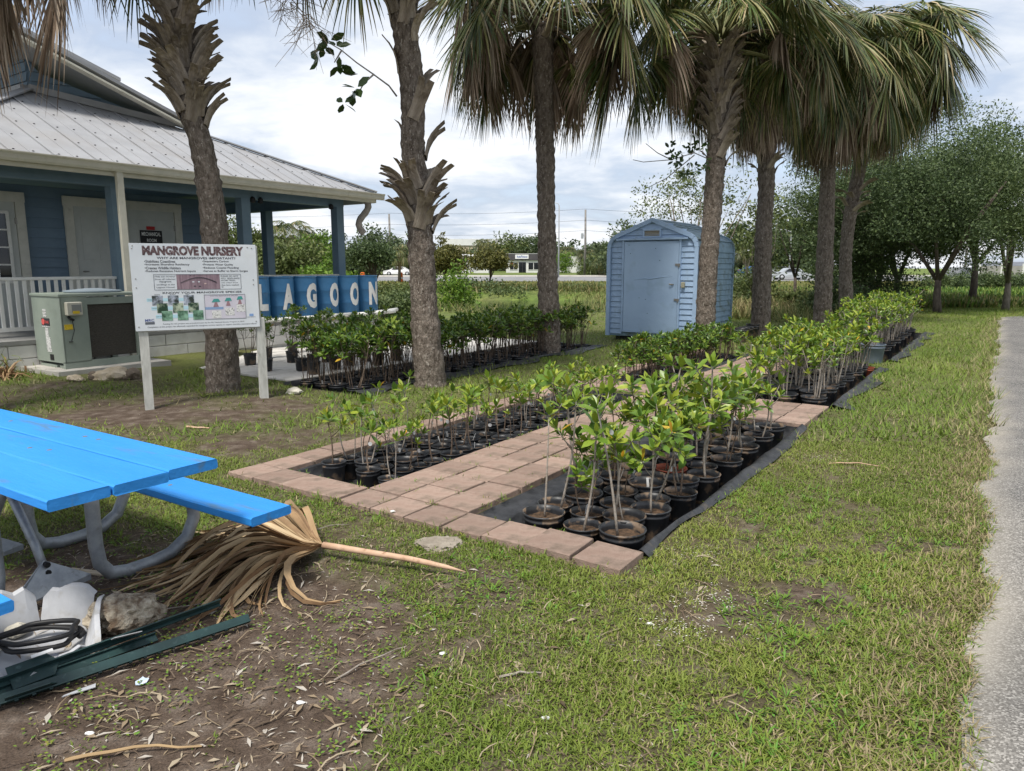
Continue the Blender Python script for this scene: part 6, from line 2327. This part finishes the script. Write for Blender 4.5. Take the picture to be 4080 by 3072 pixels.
for k, (px, Y, L_, dry_, lab) in enumerate(spots):
    x = PX(px, Y)
    strap_clump('reed_clump', lab, (x, Y, H(x, Y) - .02), 150, L_, m_reedd if dry_ else m_reed, 300 + k, 5.0 if Y < 40 else 12, 'reeds', .018 if Y < 40 else .04, .45, 1.05)
# weedy bright field under the oaks and tall grass on the near rise
def scatter_tufts(name, label, n, fx, hh, w, pal, seed, cat='weeds'):
    g = np.random.default_rng(seed)
    x, y = fx(g, n)
    z = hgt(x, y)
    az = g.random(n) * 6.283
    L_ = hh * (.5 + g.random(n))
    ln = .2 + .8 * g.random(n)
    dx, dy = np.cos(az), np.sin(az)
    S = np.stack([-dy * w / 2, dx * w / 2, np.zeros(n)], -1)
    P0 = np.stack([x, y, z - .02], -1)
    T = P0 + np.stack([dx * L_ * np.sin(ln), dy * L_ * np.sin(ln), L_ * np.cos(ln)], -1)
    V = np.stack([P0 - S * .5, P0 + S * .5, (P0 + T) / 2 + S + np.array([0, 0, .04]) * hh, T, (P0 + T) / 2 - S + np.array([0, 0, .04]) * hh], 1)
    Fc = (np.arange(n)[:, None, None] * 5 + np.array([(0, 1, 2), (0, 2, 4), (4, 2, 3)])[None]).reshape(-1, 3)
    pal = np.array(pal)
    c = pal[g.integers(0, len(pal), n)] * (.75 + .5 * g.random(n))[:, None]
    o_ = link(name, np_mesh(name, V.reshape(-1, 3), Fc, m_grass, False, np.repeat(c, 5, 0)))
    return tag(o_, label, cat, kind='stuff')


scatter_tufts('field_weeds', 'bright green ground-cover weeds in the field beyond the path', 26000, lambda g, n: (14 + 26 * g.random(n), 29 + 23 * g.random(n) ** 1.2), .32, .09, [(.09, .17, .03), (.13, .22, .035), (.19, .24, .05), (.06, .12, .03)], 21)
scatter_tufts('bank_grass', 'rough grass and sedge covering the pond banks', 40000, lambda g, n: ((lambda a, r: (-1.5 + 13.5 * r * np.cos(a), 39.5 + 12.6 * r * np.sin(a)))(-.25 + g.random(n) * 3.65, 1.0 + .3 * g.random(n))), .42, .05, [(.08, .12, .03), (.13, .17, .045), (.19, .19, .07), (.25, .21, .09)], 22, 'grass')
scatter_tufts('rough_grass', 'uncut grass between the lawn and the road', 36000, lambda g, n: (lambda x: (x, 22.5 + 6.5 * sstep(8.5, 11, x) + 32 * g.random(n) ** 1.4))(3.5 + 20 * g.random(n)), .34, .045, [(.10, .15, .035), (.15, .18, .05), (.22, .21, .08), (.28, .23, .10)], 23, 'grass')
scatter_tufts('rough_grass', 'dry mown grass on the slope below the road', 30000, lambda g, n: (-50 + 110 * g.random(n), 55 + 23 * g.random(n)), .22, .10, [(.19, .19, .06), (.25, .235, .085), (.15, .175, .045)], 24, 'grass')


def far_palm(label, x, y, top, sc, seed, dead=6):
    rr = random.Random(seed)
    z0 = H(x, y)
    o_ = thing('cabbage_palm', label, 'palm tree', (x, y, z0), 0)
    MB().tube([(0, 0, -.1), (.05, 0, (top - z0) * .5), (0, 0, top - z0)], [.2 * sc, .16 * sc, .17 * sc], 8).build('trunk', m_trunk, o_, True)
    Vs, Fs, off = [], [], 0
    Vd, Fd, offd = [], [], 0
    for cl, cnt in (('up', 7), ('mid', 10), ('low', 9), ('hang', 6), ('dead', dead)):
        for i in range(cnt):
            me = rr.choice(FR[cl])[1]
            co = np.zeros(len(me.vertices) * 3, dtype=np.float32)
            me.vertices.foreach_get('co', co)
            co = co.reshape(-1, 3) * sc * rr.uniform(.85, 1.1)
            lv = np.zeros(len(me.loops), dtype=np.int32)
            me.loops.foreach_get('vertex_index', lv)
            a = 6.283 * (i + rr.random() * .5) / cnt
            ca, sa_ = math.cos(a), math.sin(a)
            R3 = np.array([[ca, -sa_, 0], [sa_, ca, 0], [0, 0, 1]])
            co = co @ R3.T + np.array([0, 0, top - z0 + rr.uniform(-.1, .3) * sc])
            if cl == 'dead':
                Vd.append(co)
                Fd.append(lv.reshape(-1, 4) + offd)
                offd += len(co)
            else:
                Vs.append(co)
                Fs.append(lv.reshape(-1, 4) + off)
                off += len(co)
    link('crown', np_mesh('crown', np.concatenate(Vs), np.concatenate(Fs), m_fg), o_)
    if Vd:
        link('dead_skirt', np_mesh('dead_skirt', np.concatenate(Vd), np.concatenate(Fd), m_fd), o_)
    return o_


for k, (px, py, Y, sc, lab) in enumerate([(645, 508, 56, 1.0, 'bushy cabbage palm seen between the porch posts'), (868, 548, 75, .9, 'cabbage palm on the far bank behind the thick palm'), (1047, 528, 150, 1.1, 'lone round-headed palm beside the tan warehouse'),
                                           (1221, 545, 152, 1.15, 'palm at the left of the pair beside the street lamp'), (1262, 552, 146, 1.15, 'palm by the utility pole next to the shop'), (1296, 570, 110, .95, 'brown-skirted palm left of the shed'), (1600, 545, 100, 1.0, 'palm seen over the right side of the shed')]):
    far_palm(lab, PX(px, Y), Y, ZY(py, Y), sc, 400 + k, 10 if k in (5,) else 5)

# ================================================================== ROADSIDE BUILDINGS, POLES, CARS
m_wallw = mat('shop_white_wall', (.62, .62, .60), (.70, .70, .68), .5, .7)
m_mans = mat('dark_mansard', (.06, .055, .06), (.085, .08, .085), 2, .7)
m_tan = mat('warehouse_tan', (.42, .35, .25), (.48, .40, .29), .3, .8)
SY = 148
zs = H(0, SY)
shop = thing('white_shop', 'low white shop with dark fascia and blue-lettered sign across the road', 'shop', (-1.2, SY, zs))
MB().box((3.9, 4, 1.25), (7.8, 8, 2.5)).build('wall', m_wallw, shop)
MB().box((3.9, 3.9, 3.15), (8.2, 8.4, 1.2)).build('fascia', m_mans, shop)
MB().box((3.9, 3.9, 3.8), (8.3, 8.5, .12)).build('roof', mat('shop_roof_edge', (.4, .4, .4)), shop)
sg = MB().box((3.2, -.36, 3.2), (2.7, .12, .85)).build('shop_sign', mat('shop_sign_white', (.75, .75, .75)), shop)
link('shop_lettering', text_mesh('shop_lettering', 'AutoFinance', mat('shop_blue', (.03, .08, .32)), 2.2, .5, .02), sg, (2.12, -.43, 2.98), (R(90), 0, 0))
for (x0, x1, z0, z1) in ((.8, 1.5, .65, 2.0), (1.6, 2.3, .65, 2.0), (4.55, 5.5, .65, 2.0), (5.65, 6.6, .65, 2.0), (6.8, 7.5, .65, 2.0)):
    w_ = MB().box(((x0 + x1) / 2, -.02, (z0 + z1) / 2), (x1 - x0, .08, z1 - z0)).build('window', m_glass, shop)
    MB().box(((x0 + x1) / 2, -.045, z0 - .03), (x1 - x0 + .1, .08, .06)).build('sill', m_wallw, w_)
d_ = MB().box((3.3, -.03, 1.05), (1.45, .1, 2.1)).build('door', m_glass, shop)
MB().box((3.3, -.05, 1.05), (.06, .12, 2.1)).build('door_stile', m_mans, d_)
MB().box((1.1, -.07, 1.75), (.5, .02, .35)).build('red_poster', MATS['red_sign'], shop)
ann = thing('shop_annex', 'lower white annex with angled wall right of the shop', 'building', (8.2, SY - 1, zs))
MB().box((3.0, 4, 1.2), (5.8, 7, 2.4)).build('wall', m_wallw, ann)
MB().box((1.8, 3.9, 2.75), (3.4, 7.3, .75)).build('fascia', m_mans, ann)
MB().box((4.8, 3.8, 1.65), (2.0, 7.2, 3.3)).build('tall_wall', m_wallw, ann)
for x_ in (.7, 2.2):
    MB().box((x_, .47, 1.2), (1.2, .08, 1.0)).build('window', m_glass, ann)
wh = thing('tan_warehouse', 'long tan warehouse with pale roof band far beyond the road', 'warehouse', (-19, 230, H(0, 230)))
MB().box((9, 15, 4), (24, 30, 8)).build('wall', m_tan, wh)
MB().box((9, 14.9, 8.9), (24.4, 30.4, 2.0)).build('roof_band', m_wallw, wh)
wh2 = thing('pale_house', 'pale low house behind the lone cypress', 'house', (-7.6, 142, H(0, 142)))
MB().box((0, 4, 1.4), (6, 8, 2.8)).build('wall', m_wallw, wh2)
MB().prism([(-3.4, -.4, 2.8), (3.4, -.4, 2.8), (3.2, 1.5, 3.5), (-3.2, 1.5, 3.5)], (0, 0, .15)).build('roof', mat('pale_roof', (.5, .5, .5)), wh2)
for x_ in (-1.8, .2, 1.9):
    MB().box((x_, -.02, 1.5), (1.0, .08, 1.0)).build('window', m_glass, wh2)
fb = thing('low_grey_building', 'low grey-roofed building behind the fence at the far right', 'building', (PX(2290, 88), 88, H(58, 88)))
fb.scale = (1, 1, .62)
MB().box((2, 4, 1.2), (26, 7, 2.4)).build('wall', mat('grey_wall', (.32, .33, .33), (.4, .41, .41), .6), fb)
MB().prism([(-11.5, .2, 2.35), (15.5, .2, 2.35), (15.5, 4, 3.3), (-11.5, 4, 3.3)], (0, 0, .2)).build('roof', mat('slate_grey_roof', (.10, .11, .13), (.15, .16, .18), .6), fb)
# panel fence
fn = thing('panel_fence', 'weathered grey panel fence before the low building at the far right', 'fence', (PX(2090, 80), 80, H(50, 80)))
for k in range(10):
    MB().box((k * 2.4 + 1.2, 0, .85), (2.3, .06, 1.7)).build('fence_panel', mat('grey_fence', (.24, .235, .22), (.33, .32, .30), 1.5, .9), fn)
    MB().box((k * 2.4, -.06, .95), (.14, .14, 2.0)).build('fence_post', m_wallw, fn)
# utility poles with wires
m_pole = mat('grey_pole_wood', (.16, .15, .14), (.24, .225, .21), 2, .9)
tops = []
PLY = 112
for k, (px, pt) in enumerate(((850, 462), (1259, 453), (1621, 460), (410, 468), (2060, 462))):
    x = PX(px, PLY)
    zt_ = ZY(pt, PLY)
    z0 = H(x, PLY)
    o_ = thing('utility_pole', ['grey utility pole with transformers behind the porch corner', 'grey utility pole with a single transformer beside the shop', 'grey utility pole leaning slightly between two palms', 'utility pole hidden behind the house', 'utility pole behind the oaks'][k], 'utility pole', (x, PLY, z0), 0, 'utility poles')
    MB().tube([(0, 0, -.3), (.05, 0, (zt_ - z0) * .5), (.1 if k == 2 else 0, 0, zt_ - z0)], [.2, .17, .14], 8).build('pole', m_pole, o_, True)
    if k < 2:
        for sx_ in ((-.55, .55) if k == 0 else (-.45,)):
            MB().lathe([(.18, 0), (.2, .05), (.2, .75), (.12, .85)], 10, (sx_, 0, (zt_ - z0) - 4.3)).bar((0, 0, zt_ - z0 - 3.9), (sx_, 0, zt_ - z0 - 3.9), .08, .08).build('transformer', mat('transformer_grey', (.33, .35, .36)), o_)
    tops.append((x, zt_))
tops.sort()
for li, dzz in enumerate((.1, -1.55, -3.1, -5.7)):
    mb = MB()
    for (x0, z0), (x1, z1) in zip([(-140, tops[0][1])] + tops, tops + [(170, tops[-1][1])]):
        pts = []
        for i in range(13):
            t = i / 12
            pts.append((x0 + (x1 - x0) * t, PLY - .15, z0 + (z1 - z0) * t + dzz - .35 * 4 * t * (1 - t) * (1 if abs(x1 - x0) < 45 else 2)))
        mb.tube(pts, .016 if li != 3 else .013, 4, cap=False)
    tag(mb.build('overhead_wire', m_dark), ['topmost overhead wire strung between the utility poles', 'second overhead wire from the top along the road', 'third overhead wire from the top along the road', 'lowest overhead wire along the road'][li], 'wire')
m_lamp = mat('lamp_steel', (.42, .43, .44), rough=.5)
for k, (px, pt, Y, lab) in enumerate(((1204, 440, 100, 'tall steel street lamp right behind the slender palm'), (1690, 500, 96, 'street lamp with curved double arms between the last palms'), (525, 455, 118, 'street lamp seen between the porch posts'), (1622, 545, 90, 'small street lamp beside the skirted palm'))):
    x = PX(px, Y)
    zt_ = ZY(pt, Y)
    z0 = H(x, Y)
    o_ = thing('street_lamp', lab, 'street lamp', (x, Y, z0))
    h = zt_ - z0
    MB().tube([(0, 0, -.1), (0, 0, h * .6), (0, 0, h - .3), (-.12, 0, h), (-.9, 0, h + .22)], [.12, .09, .07, .05, .04], 8).build('pole', m_lamp, o_, True)
    MB().box((-1.15, 0, h + .22), (.6, .25, .12), bev=.03).build('lamp_head', m_lamp, o_)


def car(label, x, y, rz, m, group=None):
    o_ = thing('parked_car', label, 'car', (x, y, H(x, y) + .06), rz)
    side = [(-2.2, .25), (-2.25, .55), (-2.1, .78), (-1.35, .86), (-.75, 1.32), (.55, 1.36), (1.25, .92), (2.05, .78), (2.25, .55), (2.2, .25)]
    V, Fc = [], []
    n = len(side)
    for w_, ins in ((-.86, 0), (-.7, 1), (.7, 1), (.86, 0)):
        for (a, b) in side:
            V.append((a, w_ if b < .9 else w_ * (.82 if not ins else .84), b))
    for r_ in range(3):
        for i in range(n - 1):
            Fc.append((r_ * n + i, r_ * n + i + 1, (r_ + 1) * n + i + 1, (r_ + 1) * n + i))
    Fc += [tuple(range(n - 1, -1, -1)), tuple(range(3 * n, 4 * n))]
    MB().add(V, Fc).build('body', m, o_)
    MB().prism([(-1.15, -.80, .93), (-.68, -.735, 1.26), (.5, -.735, 1.29), (1.0, -.80, .95)], (0, -.02, 0)).prism([(-1.15, .80, .93), (-.68, .735, 1.26), (.5, .735, 1.29), (1.0, .80, .95)], (0, .02, 0)).build('side_window', m_glass, o_)
    for wx in (-1.35, 1.35):
        for wy in (-.8, .8):
            w_ = MB().lathe([(.2, -.1), (.32, -.1), (.33, -.06), (.33, .06), (.32, .1), (.2, .1)], 16).build('wheel', m_dark, o_, True, (wx, wy, .32), (R(90), 0, 0))
            MB().lathe([(.01, -.105), (.19, -.105), (.19, .105), (.01, .105)], 12).build('rim', m_lamp, w_, True)
    for sg_ in (-1, 1):
        MB().box((2.17, sg_ * .6, .66), (.12, .35, .12), bev=.02).build('headlight', m_lbl, o_)
        MB().box((-2.2, sg_ * .62, .68), (.1, .3, .12), bev=.02).build('tail_light', MATS['red_sign'], o_)
    return o_


car('silver sedan driving on the road beyond the reeds', PX(1693, 86), 86, R(183), mat('silver_car_paint', (.45, .47, .48), rough=.3, metal=.4, spec=.5))
car('white car parked beyond the road above the silver sedan', PX(1672, 118), 118, R(160), mat('white_car_paint', (.7, .7, .7), rough=.3, spec=.5))
car('dark blue car parked beyond the road beside a palm trunk', PX(1612, 120), 120, R(20), mat('blue_car_paint', (.05, .12, .3), rough=.3, spec=.5))
car('pale car parked beside the house behind the lone cypress', PX(1005, 132), 132, R(5), mat('pale_car_paint', (.55, .56, .55), rough=.3, spec=.5))
car('white van-like car behind the dark green bank tree', PX(868, 108), 108, R(178), MATS['white_car_paint'])
m_org = mat('safety_orange', (.62, .13, .02), rough=.5)
for k, (px, Y) in enumerate(((791, 77), (871, 77))):
    x = PX(px, Y)
    o_ = thing('traffic_drum', ['orange traffic drum at the road edge beside the dark bank tree', 'orange traffic drum at the road edge behind the thick palm'][k], 'traffic drum', (x, Y, H(x, Y)), 0, 'traffic drums')
    MB().lathe([(.32, 0), (.32, .08), (.25, .1), (.22, 1.0), (.1, 1.05)], 12).build('drum', m_org, o_)
    MB().lathe([(.252, .35), (.248, .52)], 12, cap=False).build('reflective_band', m_wallw, o_)
# white litter at the road bank
x = PX(1087, 64)
rock('shell_chip', 'white litter scrap on the dry grass slope below the road', (x, 64, H(x, 64) + .1), (.22, .15, .16), 99, MATS['white_plastic'], 'litter', sub=2)
